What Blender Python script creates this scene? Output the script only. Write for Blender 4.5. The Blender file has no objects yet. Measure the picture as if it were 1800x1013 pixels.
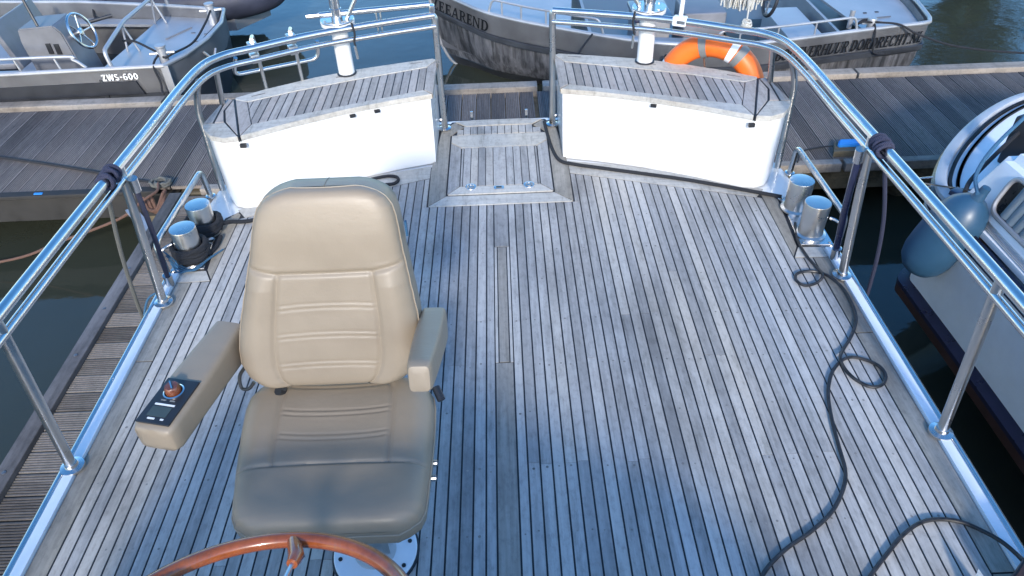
import bpy, bmesh, math, random
from mathutils import Vector, Matrix
random.seed(7)
R = math.radians
sc = bpy.context.scene
COL = sc.collection

# ------------------------------------------------------------------ camera
TH, RO = R(39.8), R(2.3)
cam = bpy.data.cameras.new('camera')
cam.sensor_width = 36.0
cam.lens = 1280.0 / 1800.0 * 36.0
cam.clip_start, cam.clip_end = 0.05, 3000
co = bpy.data.objects.new('camera', cam)
COL.objects.link(co)
_u0 = Vector((0, math.sin(TH), math.cos(TH))); _fw = Vector((0, math.cos(TH), -math.sin(TH)))
_r = Vector((1, 0, 0)) * math.cos(RO) - _u0 * math.sin(RO)
_u = Vector((1, 0, 0)) * math.sin(RO) + _u0 * math.cos(RO)
co.matrix_world = Matrix(((_r.x, _u.x, -_fw.x, 0.0475), (_r.y, _u.y, -_fw.y, 0.0), (_r.z, _u.z, -_fw.z, 2.4), (0, 0, 0, 1)))
sc.camera = co

# ------------------------------------------------------------------ light
SUN_EL, SUN_AZ = 28.0, -1.0            # light travels towards +y, a touch to +x
w = bpy.data.worlds.new('World'); sc.world = w; w.use_nodes = True
nt = w.node_tree; bgn = nt.nodes['Background']
sky = nt.nodes.new('ShaderNodeTexSky'); sky.sky_type = 'NISHITA'; sky.sun_disc = False
sky.sun_elevation = R(SUN_EL); sky.sun_rotation = R(180 + SUN_AZ)
sky.air_density = 1.0; sky.dust_density = 0.9; sky.ozone_density = 2.2
hs = nt.nodes.new('ShaderNodeHueSaturation'); hs.inputs['Saturation'].default_value = 1.3
nt.links.new(sky.outputs[0], hs.inputs['Color']); nt.links.new(hs.outputs[0], bgn.inputs[0]); bgn.inputs[1].default_value = 0.15
sl = bpy.data.lights.new('sun', 'SUN'); sl.energy = 1.5; sl.angle = R(5.5); sl.color = (1.0, 0.955, 0.89)
so = bpy.data.objects.new('sun', sl); COL.objects.link(so)
sd = Vector((math.sin(R(SUN_AZ)) * math.cos(R(SUN_EL)), math.cos(R(SUN_AZ)) * math.cos(R(SUN_EL)), -math.sin(R(SUN_EL))))
so.rotation_euler = sd.to_track_quat('-Z', 'Y').to_euler()
so.location = (0, -5, 6)
sc.view_settings.view_transform = 'Standard'; sc.view_settings.look = 'None'
sc.view_settings.exposure = 1.42; sc.view_settings.gamma = 1.0

# ------------------------------------------------------------------ materials
def base(name):
    m = bpy.data.materials.new(name); m.use_nodes = True
    return m, m.node_tree, m.node_tree.nodes['Principled BSDF']
def coords(nt, scale=(1, 1, 1), rnd=True):
    tc = nt.nodes.new('ShaderNodeTexCoord'); mp = nt.nodes.new('ShaderNodeMapping')
    mp.inputs['Scale'].default_value = scale
    if rnd:
        oi = nt.nodes.new('ShaderNodeObjectInfo'); ml = nt.nodes.new('ShaderNodeMath'); ml.operation = 'MULTIPLY'; ml.inputs[1].default_value = 37.0
        nt.links.new(oi.outputs['Random'], ml.inputs[0])
        ad = nt.nodes.new('ShaderNodeVectorMath'); ad.operation = 'ADD'
        nt.links.new(tc.outputs['Object'], ad.inputs[0]); nt.links.new(ml.outputs[0], ad.inputs[1])
        nt.links.new(ad.outputs[0], mp.inputs[0])
    else:
        nt.links.new(tc.outputs['Object'], mp.inputs[0])
    return mp.outputs[0]
def noise(nt, vec, scale, detail=4, rough=0.6):
    n = nt.nodes.new('ShaderNodeTexNoise'); n.inputs['Scale'].default_value = scale
    n.inputs['Detail'].default_value = detail; n.inputs['Roughness'].default_value = rough
    nt.links.new(vec, n.inputs['Vector']); return n.outputs['Fac']
def ramp(nt, fac, stops):
    r = nt.nodes.new('ShaderNodeValToRGB')
    while len(r.color_ramp.elements) < len(stops): r.color_ramp.elements.new(0.5)
    for e, (p, c) in zip(r.color_ramp.elements, stops):
        e.position = p; e.color = (c[0], c[1], c[2], 1) if hasattr(c, '__len__') else (c, c, c, 1)
    nt.links.new(fac, r.inputs[0]); return r.outputs[0]
def mix(nt, a, b, fac, mode='MIX'):
    m = nt.nodes.new('ShaderNodeMix'); m.data_type = 'RGBA'; m.blend_type = mode
    for s, v in ((m.inputs[0], fac), (m.inputs[6], a), (m.inputs[7], b)):
        if hasattr(v, 'links'): nt.links.new(v, s)
        elif hasattr(v, '__len__'): s.default_value = (v[0], v[1], v[2], 1)
        else: s.default_value = v
    return m.outputs[2]
def bump(nt, h, p, strength=0.2, dist=0.002):
    b = nt.nodes.new('ShaderNodeBump'); b.inputs['Strength'].default_value = strength; b.inputs['Distance'].default_value = dist
    nt.links.new(h, b.inputs['Height']); nt.links.new(b.outputs[0], p.inputs['Normal'])
def plain(name, col, rough=0.5, metal=0.0, coat=0.0, vary=0.12, nscale=9.0, bmp=0.0, bscale=80, emit=None, spec=None):
    m, nt, p = base(name)
    v = coords(nt, rnd=False)
    f = noise(nt, v, nscale, 5)
    c = ramp(nt, f, [(0.3, [x * (1 - vary) for x in col]), (0.7, [min(1, x * (1 + vary)) for x in col])])
    nt.links.new(c, p.inputs['Base Color'])
    p.inputs['Metallic'].default_value = metal
    rr = ramp(nt, f, [(0.25, max(0.02, rough * 0.8)), (0.75, min(1, rough * 1.2))])
    nt.links.new(rr, p.inputs['Roughness'])
    p.inputs['Coat Weight'].default_value = coat; p.inputs['Coat Roughness'].default_value = 0.08
    if spec is not None: p.inputs['Specular IOR Level'].default_value = spec
    if bmp: bump(nt, noise(nt, v, bscale, 3), p, bmp, 0.001)
    return m
def wood(name, ca, cb, axis='Y', rnd=0.5, rough=0.8, stain=0.5, stain_scale=1.6, across=55, along=2.2, tint=None, bmp=0.35, bd=0.0015):
    m, nt, p = base(name)
    s = {'X': (along, across, across), 'Y': (across, along, across)}[axis]
    v = coords(nt, s, True)
    g = noise(nt, v, 1.0, 6, 0.65)
    oi = nt.nodes.new('ShaderNodeObjectInfo')
    mr = nt.nodes.new('ShaderNodeMapRange'); mr.inputs[3].default_value = -rnd * 0.5; mr.inputs[4].default_value = rnd * 0.5
    nt.links.new(oi.outputs['Random'], mr.inputs[0])
    ad = nt.nodes.new('ShaderNodeMath'); ad.operation = 'ADD'
    nt.links.new(g, ad.inputs[0]); nt.links.new(mr.outputs[0], ad.inputs[1])
    c = ramp(nt, ad.outputs[0], [(0.2, ca), (0.8, cb)])
    if tint is not None:   # some boards a different hue
        v3 = ramp(nt, oi.outputs['Random'], [(0.0, 0.0), (0.55, 0.0), (0.95, 0.55)])
        c = mix(nt, c, tint, v3)
    w0 = coords(nt, (1, 0.4, 1), False)
    st = noise(nt, w0, stain_scale, 7, 0.66)
    sm = ramp(nt, st, [(0.33, (1 - stain)), (0.50, 1.0), (0.66, 1.12)])
    c = mix(nt, c, sm, 1.0, 'MULTIPLY')
    w2 = coords(nt, (6.0, 0.9, 1), True)         # dark mildew streaks, different on each board
    sk = noise(nt, w2, 2.2, 9, 0.74)
    c = mix(nt, c, (0.10, 0.10, 0.085), ramp(nt, sk, [(0.54, 0.0), (0.74, 0.62)]))
    hw_ = noise(nt, coords(nt, (1.2, 0.35, 1), False), 0.9, 3)   # warm and cool patches
    c = mix(nt, c, ramp(nt, hw_, [(0.35, (0.94, 0.98, 1.03)), (0.65, (1.05, 1.0, 0.93))]), 1.0, 'MULTIPLY')
    w1 = coords(nt, (1, 0.5, 1), False)
    sp = noise(nt, w1, 42.0, 5, 0.7)
    c = mix(nt, c, ramp(nt, sp, [(0.3, 0.76), (0.5, 1.0), (0.72, 1.08)]), 1.0, 'MULTIPLY')
    nt.links.new(c, p.inputs['Base Color'])
    p.inputs['Roughness'].default_value = rough; p.inputs['Specular IOR Level'].default_value = 0.3
    bump(nt, g, p, bmp, bd)
    return m
def rope_mat(name, ca, cb, freq=110):
    m, nt, p = base(name)
    uv = nt.nodes.new('ShaderNodeUVMap')
    mp = nt.nodes.new('ShaderNodeMapping'); mp.inputs['Rotation'].default_value = (0, 0, R(35)); nt.links.new(uv.outputs[0], mp.inputs[0])
    wv = nt.nodes.new('ShaderNodeTexWave'); wv.inputs['Scale'].default_value = freq; wv.inputs['Distortion'].default_value = 0.4
    nt.links.new(mp.outputs[0], wv.inputs['Vector'])
    nt.links.new(ramp(nt, wv.outputs['Fac'], [(0.25, ca), (0.8, cb)]), p.inputs['Base Color'])
    p.inputs['Roughness'].default_value = 0.85
    bump(nt, wv.outputs['Fac'], p, 0.8, 0.003)
    return m
MT = {}
MT['teak'] = wood('weathered_teak', (0.27, 0.265, 0.262), (0.47, 0.458, 0.446), 'Y', rnd=0.6, stain=0.46, tint=(0.39, 0.355, 0.31))
MT['teak_x'] = wood('weathered_teak_cross', (0.22, 0.212, 0.20), (0.41, 0.395, 0.37), 'X', rnd=0.4, stain=0.3)
MT['teak_margin'] = wood('teak_margin', (0.20, 0.182, 0.155), (0.38, 0.355, 0.315), 'Y', rnd=0.3, stain=0.45, tint=(0.25, 0.21, 0.16))
MT['bench_x'] = wood('bench_teak_cross', (0.34, 0.325, 0.30), (0.52, 0.50, 0.46), 'X', rnd=0.3, stain=0.2)
MT['bench_y'] = wood('bench_teak', (0.24, 0.225, 0.215), (0.42, 0.40, 0.385), 'Y', rnd=0.6, stain=0.2, tint=(0.27, 0.225, 0.2))
MT['king'] = wood('king_teak', (0.165, 0.15, 0.13), (0.33, 0.31, 0.285), 'Y', rnd=0.2, stain=0.4)
MT['caulk'] = plain('black_caulk', (0.012, 0.013, 0.017), 0.6)
MT['bung'] = plain('dark_plug', (0.20, 0.19, 0.18), 0.85, vary=0.55, nscale=14)
MT['dock'] = wood('dock_board', (0.105, 0.092, 0.088), (0.245, 0.217, 0.203), 'Y', rnd=0.75, rough=0.75, stain=0.35, across=30, tint=(0.095, 0.075, 0.065))
MT['dock_x'] = wood('finger_board', (0.075, 0.066, 0.06), (0.20, 0.178, 0.16), 'X', rnd=0.7, rough=0.8, stain=0.4, across=30)
MT['beam_x'] = wood('kerb_beam', (0.15, 0.13, 0.115), (0.33, 0.295, 0.26), 'X', rnd=0.3, stain=0.5, across=22)
MT['beam_y'] = wood('edge_beam', (0.11, 0.105, 0.11), (0.23, 0.22, 0.225), 'Y', rnd=0.3, stain=0.5, across=22)
MT['old_beam'] = wood('rotten_beam', (0.055, 0.05, 0.032), (0.17, 0.14, 0.095), 'X', rnd=0.3, stain=0.7, stain_scale=5, across=18, bmp=0.7, bd=0.006)
MT['shade_timber'] = plain('shade_black_timber', (0.022, 0.021, 0.02), 0.8, vary=0.4, nscale=8)  # near-black colour stands in for shade on the left dock edge
MT['tender'] = plain('faded_navy_rubber', (0.03, 0.034, 0.055), 0.6, vary=0.25, nscale=4)
MT['alu_m'] = plain('grey_aluminium', (0.20, 0.205, 0.225), 0.5, metal=0.5, vary=0.18, nscale=4)
MT['white'] = plain('white_gelcoat', (0.70, 0.70, 0.69), 0.3, coat=0.4, vary=0.02, nscale=2)
MT['white2'] = plain('white_paint', (0.70, 0.73, 0.77), 0.4, vary=0.04)
MT['steel'] = plain('stainless_steel', (0.62, 0.61, 0.60), 0.22, metal=1.0, vary=0.04, nscale=12)
MT['steel_b'] = plain('brushed_steel', (0.60, 0.59, 0.57), 0.30, metal=1.0, vary=0.05, nscale=12)
MT['leather'] = plain('beige_vinyl', (0.245, 0.197, 0.143), 0.44, vary=0.05, nscale=7, bmp=0.10, bscale=300, spec=0.5)
def grain(m):
    nt = m.node_tree; p = nt.nodes['Principled BSDF']; v = coords(nt, rnd=False)
    vo = nt.nodes.new('ShaderNodeTexVoronoi'); vo.inputs['Scale'].default_value = 260; nt.links.new(v, vo.inputs['Vector'])
    cr = noise(nt, coords(nt, (1, 2.2, 1.4), False), 14.0, 6, 0.62)
    ma = nt.nodes.new('ShaderNodeMath'); ma.operation = 'MULTIPLY_ADD'; ma.inputs[1].default_value = 0.10
    nt.links.new(vo.outputs['Distance'], ma.inputs[0]); nt.links.new(cr, ma.inputs[2]); bump(nt, ma.outputs[0], p, 0.22, 0.006)
grain(MT['leather'])
MT['pipe'] = plain('beige_piping', (0.27, 0.22, 0.163), 0.45, vary=0.03)
MT['seam'] = plain('seam_thread', (0.27, 0.22, 0.16), 0.7, vary=0.1)
MT['blackp'] = plain('black_plastic', (0.018, 0.019, 0.022), 0.35, vary=0.1)
MT['screen'] = plain('lcd_glass', (0.05, 0.065, 0.06), 0.12, vary=0.1)
MT['print'] = plain('white_print', (0.7, 0.7, 0.7), 0.5, vary=0.02)
MT['knob'] = plain('brown_knob', (0.13, 0.035, 0.012), 0.25, coat=0.8, vary=0.3, nscale=60)
MT['rope_k'] = rope_mat('black_rope', (0.006, 0.007, 0.009), (0.03, 0.032, 0.04), 60)
MT['rope_n'] = rope_mat('navy_rope', (0.008, 0.01, 0.03), (0.05, 0.055, 0.10), 60)
MT['rope_g'] = rope_mat('grey_rope', (0.06, 0.06, 0.055), (0.2, 0.2, 0.18), 70)
MT['rope_o'] = rope_mat('faded_orange_rope', (0.075, 0.038, 0.026), (0.20, 0.11, 0.08), 45)
MT['rope_w'] = rope_mat('white_rope', (0.45, 0.44, 0.40), (0.72, 0.71, 0.66), 90)
MT['rope_b'] = rope_mat('blue_line', (0.02, 0.08, 0.16), (0.08, 0.22, 0.36), 90)
MT['hose'] = plain('black_rubber_cable', (0.016, 0.016, 0.018), 0.45, vary=0.7, nscale=40)
MT['orange'] = plain('lifebuoy_orange', (0.72, 0.135, 0.012), 0.45, vary=0.2, nscale=5)
MT['tape'] = plain('reflective_tape', (0.82, 0.82, 0.82), 0.4, vary=0.04)
MT['greytape'] = plain('grey_strap', (0.17, 0.18, 0.18), 0.6, vary=0.2)
MT['alu'] = plain('mill_aluminium', (0.34, 0.34, 0.355), 0.48, metal=0.55, vary=0.16, nscale=3, bmp=0.05, bscale=60)
MT['alu_l'] = plain('bright_aluminium', (0.40, 0.41, 0.43), 0.45, metal=0.55, vary=0.14, nscale=3)
MT['alu_d'] = plain('dull_dark_aluminium', (0.13, 0.14, 0.16), 0.45, metal=0.5, vary=0.2, nscale=4)
MT['floor_d'] = plain('dark_boat_floor', (0.03, 0.033, 0.036), 0.6, vary=0.3)
MT['rubber'] = plain('black_rubber', (0.018, 0.02, 0.026), 0.55, vary=0.2)
MT['letter_k'] = plain('black_lettering', (0.006, 0.006, 0.008), 0.5)
MT['letter_w'] = plain('white_lettering', (0.82, 0.82, 0.82), 0.5, vary=0.02)
MT['navy'] = plain('navy_paint', (0.012, 0.016, 0.05), 0.3, coat=0.5)
MT['fender'] = plain('blue_fender_vinyl', (0.022, 0.068, 0.125), 0.4, vary=0.12, nscale=5)
MT['fender_k'] = plain('black_fender_vinyl', (0.012, 0.012, 0.014), 0.35)
MT['bluepad'] = plain('blue_foam', (0.02, 0.22, 0.62), 0.6, vary=0.12)
MT['mahog'] = wood('varnished_mahogany', (0.165, 0.034, 0.008), (0.35, 0.088, 0.02), 'X', rnd=0.2, rough=0.22, stain=0.2, stain_scale=6, across=30, along=8, bmp=0.02)
MT['mahog'].node_tree.nodes['Principled BSDF'].inputs['Coat Weight'].default_value = 1.0
MT['mahog'].node_tree.nodes['Principled BSDF'].inputs['Coat Roughness'].default_value = 0.06
MT['browntrim'] = plain('brown_painted_wood', (0.05, 0.026, 0.018), 0.4, vary=0.15)
MT['brownstrake'] = plain('brown_rubbing_strake', (0.075, 0.035, 0.028), 0.5, vary=0.25, nscale=14)
MT['cloth'] = plain('white_cloth', (0.8, 0.8, 0.79), 0.9, vary=0.03, bmp=0.2, bscale=200)
MT['curtain'] = plain('grey_curtain', (0.32, 0.38, 0.42), 0.9, vary=0.1)
MT['glassd'] = plain('window_rubber', (0.02, 0.022, 0.026), 0.3)
MT['bark'] = plain('bark', (0.05, 0.04, 0.03), 0.9, vary=0.3)
MT['leaf'] = plain('leaf', (0.035, 0.06, 0.018), 0.7, vary=0.4, nscale=1.5)
MT['brick'] = plain('brick_wall', (0.26, 0.09, 0.06), 0.85, vary=0.2)
def weathered():
    m, nt, p = base('weathered_aluminium')
    v = coords(nt, (5, 5, 1.3), False); a = noise(nt, v, 1.0, 8, 0.7)
    v2 = coords(nt, (22, 22, 1.2), False); b = noise(nt, v2, 1.0, 4, 0.6)
    c = ramp(nt, a, [(0.33, (0.09, 0.10, 0.115)), (0.5, (0.24, 0.24, 0.255)), (0.66, (0.44, 0.43, 0.44))])
    c = mix(nt, c, ramp(nt, b, [(0.38, 0.45), (0.55, 1.0)]), 1.0, 'MULTIPLY')
    nt.links.new(c, p.inputs['Base Color']); p.inputs['Metallic'].default_value = 0.25; p.inputs['Roughness'].default_value = 0.55
    return m
MT['weather'] = weathered()
def water_mat():
    m, nt, p = base('harbour_water')
    v = coords(nt, (1, 1, 1), False)
    a = noise(nt, v, 1.7, 3, 0.5); b = noise(nt, coords(nt, (1.0, 1.6, 1), False), 9.0, 3, 0.55)
    c = ramp(nt, noise(nt, v, 0.35, 3), [(0.3, (0.030, 0.034, 0.025)), (0.7, (0.042, 0.047, 0.035))])
    nt.links.new(c, p.inputs['Base Color'])
    p.inputs['Roughness'].default_value = 0.02; p.inputs['IOR'].default_value = 1.42
    h = nt.nodes.new('ShaderNodeMath'); h.operation = 'MULTIPLY_ADD'; h.inputs[1].default_value = 0.12
    nt.links.new(b, h.inputs[0]); nt.links.new(a, h.inputs[2])
    bump(nt, h.outputs[0], p, 0.22, 0.03)
    return m
MT['water'] = water_mat()

# ------------------------------------------------------------------ mesh helpers
WP = {}                                   # world translation of each object that can be a parent
def obj(name, bm, mat, parent=None, smooth=True, ang=35, kind=None, label=None):
    bmesh.ops.recalc_face_normals(bm, faces=bm.faces)
    me = bpy.data.meshes.new(name); bm.to_mesh(me); bm.free()
    return link(name, me, mat, parent, smooth, ang, kind, label)
def link(name, me, mat, parent=None, smooth=True, ang=35, kind=None, label=None, loc=(0, 0, 0)):
    if mat and not me.materials: me.materials.append(MT[mat])
    if smooth and me.polygons and not me.get('sm'):
        me.polygons.foreach_set('use_smooth', [True] * len(me.polygons)); me.set_sharp_from_angle(angle=R(ang))
    o = bpy.data.objects.new(name, me); COL.objects.link(o)
    loc = Vector(loc)
    if parent is not None:
        o.parent = parent; o.location = loc - WP[parent.name]
    else: o.location = loc
    WP[o.name] = loc.copy()
    if kind: o['kind'] = kind
    if label: o['label'] = label
    return o
def tag(o, label, cat, group=None):
    o['label'] = label; o['category'] = cat
    if group: o['group'] = group
    return o
def thing(name, label, cat, loc=(0, 0, 0), group=None):
    o = bpy.data.objects.new(name, None); o.empty_display_size = 0.1; COL.objects.link(o); o.location = loc
    WP[o.name] = Vector(loc)
    return tag(o, label, cat, group)
def B(): return bmesh.new()
def prism(bm, poly, z0, z1):
    a = sum(poly[i][0] * poly[(i + 1) % len(poly)][1] - poly[(i + 1) % len(poly)][0] * poly[i][1] for i in range(len(poly)))
    if a < 0: poly = poly[::-1]
    lo = [bm.verts.new((p[0], p[1], z0)) for p in poly]; hi = [bm.verts.new((p[0], p[1], z1)) for p in poly]
    bm.faces.new(lo[::-1]); bm.faces.new(hi); n = len(poly)
    for i in range(n): bm.faces.new((lo[i], lo[(i + 1) % n], hi[(i + 1) % n], hi[i]))
    return bm
def box(bm, c, s, rz=0.0, rot=None, bev=0.0):
    M = Matrix.Translation(c) @ (rot.to_4x4() if rot is not None else Matrix.Rotation(rz, 4, 'Z')) @ Matrix.Diagonal((s[0], s[1], s[2], 1))
    r = bmesh.ops.create_cube(bm, size=1.0, matrix=M)
    if bev:
        es = list({e for v in r['verts'] for e in v.link_edges})
        bmesh.ops.bevel(bm, geom=es, offset=bev, segments=3, profile=0.6, affect='EDGES')
    return bm
def crom(pts, n=8, closed=False):
    P = [Vector(p) for p in pts]; out = []; m = len(P)
    rng = range(m) if closed else range(m - 1)
    for i in rng:
        a = P[(i - 1) % m] if (closed or i > 0) else P[i] * 2 - P[i + 1]
        b = P[i]; c = P[(i + 1) % m]
        d = P[(i + 2) % m] if (closed or i + 2 < m) else c * 2 - b
        for k in range(n):
            t = k / n
            out.append(0.5 * ((2 * b) + (c - a) * t + (2 * a - 5 * b + 4 * c - d) * t * t + (3 * b - a - 3 * c + d) * t ** 3))
    if not closed: out.append(P[-1])
    return out
def tube(bm, pts, r, n=10, closed=False, caps=True, uvs=True):
    P = [Vector(p) for p in pts]; m = len(P)
    rr = r if hasattr(r, '__len__') else [r] * m
    uv = bm.loops.layers.uv.verify()
    def tan(i):
        if closed: return (P[(i + 1) % m] - P[i - 1]).normalized()
        return (P[min(i + 1, m - 1)] - P[max(i - 1, 0)]).normalized()
    t = tan(0); nrm = t.orthogonal().normalized(); rings = []; L = [0.0]
    for i in range(m):
        t2 = tan(i); ax = t.cross(t2)
        if ax.length > 1e-8: nrm = Matrix.Rotation(t.angle(t2), 3, ax.normalized()) @ nrm
        t = t2; nrm = (nrm - t * nrm.dot(t)).normalized(); bn = t.cross(nrm)
        rings.append([bm.verts.new(P[i] + (nrm * math.cos(2 * math.pi * k / n) + bn * math.sin(2 * math.pi * k / n)) * rr[i]) for k in range(n)])
        if i: L.append(L[-1] + (P[i] - P[i - 1]).length)
    tot = m if closed else m - 1
    for i in range(tot):
        j = (i + 1) % m; lj = L[j] if j else L[-1] + (P[0] - P[-1]).length
        for k in range(n):
            f = bm.faces.new((rings[i][k], rings[i][(k + 1) % n], rings[j][(k + 1) % n], rings[j][k]))
            w_ = 6.283 * rr[i]
            for lp, u_, v_ in zip(f.loops, (k / n * w_, (k + 1) / n * w_, (k + 1) / n * w_, k / n * w_), (L[i], L[i], lj, lj)): lp[uv].uv = (v_, u_)
    if caps and not closed:
        bm.faces.new(rings[0][::-1]); bm.faces.new(rings[-1])
    return bm
def lathe(bm, prof, o, axis=(0, 0, 1), n=28):
    ax = Vector(axis).normalized(); e1 = ax.orthogonal().normalized(); e2 = ax.cross(e1); o = Vector(o); rings = []
    for r, h in prof:
        if r < 1e-5: rings.append([bm.verts.new(o + ax * h)])
        else: rings.append([bm.verts.new(o + ax * h + (e1 * math.cos(2 * math.pi * k / n) + e2 * math.sin(2 * math.pi * k / n)) * r) for k in range(n)])
    for a, b in zip(rings, rings[1:]):
        for k in range(n):
            k2 = (k + 1) % n
            if len(a) == 1 and len(b) == 1: continue
            if len(a) == 1: bm.faces.new((a[0], b[k], b[k2]))
            elif len(b) == 1: bm.faces.new((a[k], a[k2], b[0]))
            else: bm.faces.new((a[k], a[k2], b[k2], b[k]))
    return bm
def grid(bm, rows, close_u=False):
    V = [[bm.verts.new(p) for p in r] for r in rows]; n = len(V[0])
    for i in range(len(V) - 1):
        for j in range(n if close_u else n - 1):
            bm.faces.new((V[i][j], V[i][(j + 1) % n], V[i + 1][(j + 1) % n], V[i + 1][j]))
    return V
def fillet(pts, r, n=6):
    P = [Vector(p) for p in pts]; out = [P[0]]
    for i in range(1, len(P) - 1):
        a = (P[i - 1] - P[i]); b = (P[i + 1] - P[i]); d = min(r, a.length * 0.49, b.length * 0.49)
        p0 = P[i] + a.normalized() * d; p1 = P[i] + b.normalized() * d
        for k in range(n + 1):
            t = k / n; out.append(p0 * (1 - t) ** 2 + P[i] * 2 * t * (1 - t) + p1 * t * t)
    out.append(P[-1]); return out
def clip(poly, a, b):
    """keep the part of poly left of the line a->b"""
    out = []; f = lambda p: (b[0] - a[0]) * (p[1] - a[1]) - (b[1] - a[1]) * (p[0] - a[0])
    for i in range(len(poly)):
        p, q = poly[i], poly[(i + 1) % len(poly)]; fp, fq = f(p), f(q)
        if fp >= 0: out.append(p)
        if (fp >= 0) != (fq >= 0):
            t = fp / (fp - fq); out.append((p[0] + (q[0] - p[0]) * t, p[1] + (q[1] - p[1]) * t))
    return out
def inset(poly, d):
    a = sum(poly[i][0] * poly[(i + 1) % len(poly)][1] - poly[(i + 1) % len(poly)][0] * poly[i][1] for i in range(len(poly)))
    if a < 0: poly = poly[::-1]
    n = len(poly); out = []
    for i in range(n):
        p0, p1, p2 = Vector(poly[i - 1]), Vector(poly[i]), Vector(poly[(i + 1) % n])
        e1 = (p1 - p0).normalized(); e2 = (p2 - p1).normalized()
        n1 = Vector((-e1.y, e1.x)); n2 = Vector((-e2.y, e2.x)); k = max(0.35, 1 + n1.dot(n2))
        q = p1 + (n1 + n2) * (d / k); out.append((q.x, q.y))
    return out
def mir(poly, s): return [(p[0] * s, p[1]) + tuple(p[2:]) for p in poly]

# ------------------------------------------------------------------ water
bm = B(); prism(bm, [(-900, -900), (900, -900), (900, 900), (-900, 900)], -6.0, -1.0)
o = obj('water', bm, 'water', smooth=False, kind='structure', label='dark green harbour water between the docks and boats')

# ------------------------------------------------------------------ the yacht: hull and deck
yacht = thing('moored_yacht', 'yacht aft deck with weathered grey teak planks in the foreground', 'yacht', (0, 1.4, -1.0))
outl = [(1.82, -1.2), (1.82, 1.0), (1.812, 2.2), (1.806, 3.2), (1.80, 3.6), (1.775, 3.95), (1.70, 4.25), (1.52, 4.5), (1.2, 4.66), (0.7, 4.76), (0.33, 4.785)]
full = outl + [(-x, y) for x, y in reversed(outl)]
bm = B()
rows = [[(x * (1 - k * 0.05), y if y < 0 else y - k * 0.12 * max(0, y - 3) / 1.8, z) for x, y in full] for k, z in ((0, -0.012), (0.15, -0.25), (0.6, -0.7), (1.4, -1.3))]
V = grid(bm, rows)
bm.faces.new(V[0])
hull = obj('hull', bm, 'white', yacht, label='white painted hull side and deck edge')
bm = B(); prism(bm, [(1.735, -1.2), (1.735, 3.04), (1.64, 3.64), (1.55, 3.72), (0.42, 4.14), (0.42, 4.73), (-0.42, 4.73), (-0.42, 4.14), (-1.55, 3.72), (-1.64, 3.64), (-1.735, 3.04), (-1.735, -1.2)], -0.010, -0.0035)
deck = obj('deck', bm, 'caulk', yacht, smooth=False, label='black caulked deck base between the teak planks')
GAP = 0.0036
def plank(poly, mat='teak', name='plank', par=None, z=0.0, d=GAP):
    b = B(); prism(b, inset(poly, d), z - 0.009, z); return obj(name, b, mat, par or deck, smooth=False)
def aft(x):
    x = abs(x)
    if x < 0.43: return 3.667
    if x < 1.5535: return 3.99 + (x - 0.454) * (3.631 - 3.987) / (1.521 - 0.454)
    return 3.037
def run_plank(x0, x1, mat='teak'):
    xm = 0.5 * (x0 + x1); s = 1 if xm > 0 else -1
    ya, yb = (aft(x0), aft(x1))
    if abs(ya - yb) > 0.08:
        ya = yb = (3.63 if abs(xm) < 1.5535 else 3.037) if abs(xm) > 1 else 3.667
        if 0.42 < abs(xm) < 0.49: plank([(s * 0.4425, 3.664), (s * 0.475, 3.664), (s * 0.475, 3.98), (s * 0.4425, 3.992)], mat, d=.003)
    cuts = [-0.6]
    if random.random() < 0.6: cuts.append(random.choice((1.40, 1.78, 2.06, 2.35, 2.65, 2.96)) + random.uniform(-.01, .01))
    for a, b_ in zip(cuts, cuts[1:] + [None]):
        if b_ is None: poly = [(x0, a), (x1, a), (x1, yb), (x0, ya)]
        else: poly = [(x0, a), (x1, a), (x1, b_), (x0, b_)]
        b = B(); q = [(px + (GAP if px < xm else -GAP), py - (GAP if i_ >= 2 and b_ is None else (.0007 if i_ >= 2 else -.0007))) for i_, (px, py) in enumerate(poly)]
        prism(b, q, -0.009, 0.0); obj('plank', b, mat, deck, smooth=False)
plank([(-0.042, -0.6), (0.042, -0.6), (0.042, 2.35), (-0.042, 2.35)], 'king')
plank([(-0.026, 2.35), (0.026, 2.35), (0.026, 3.24), (-0.026, 3.24)], 'king')
for s in (-1, 1): plank([(s * 0.026, 2.35), (s * 0.042, 2.35), (s * 0.042, 3.24), (s * 0.026, 3.24)], 'teak', d=0.0018)
plank([(-0.042, 3.24), (0.042, 3.24), (0.042, 3.667), (-0.042, 3.667)], 'teak')
edges = [0.042, 0.083] + [0.083 + 0.049 * k for k in range(1, 33)]
for s in (-1, 1):
    for a, b_ in zip(edges, edges[1:]):
        x0, x1 = (a, b_) if s > 0 else (-b_, -a)
        run_plank(x0, x1)
    # covering board, in three lengths
    for a, b_ in ((-0.6, 1.25), (1.25, 2.45), (2.45, 3.035)):
        plank(mir([(1.651, a), (1.736, a), (1.736, b_), (1.651, b_)], s), 'teak_margin', 'covering_board')
    plank(mir([(1.553, 3.04), (1.651, 3.035), (1.735, 3.035), (1.735, 3.128), (1.601, 3.132)], s), 'bench_x', 'covering_board')
    plank(mir([(1.552, 3.045), (1.601, 3.135), (1.64, 3.60), (1.58, 3.70), (1.552, 3.665)], s), 'teak_margin', 'covering_board')
    plank(mir([(0.440, 3.995), (1.0, 3.808), (1.525, 3.633), (1.59, 3.72), (1.1, 3.95), (0.80, 4.06), (0.44, 4.15)], s), 'bench_x', 'covering_board')
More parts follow.
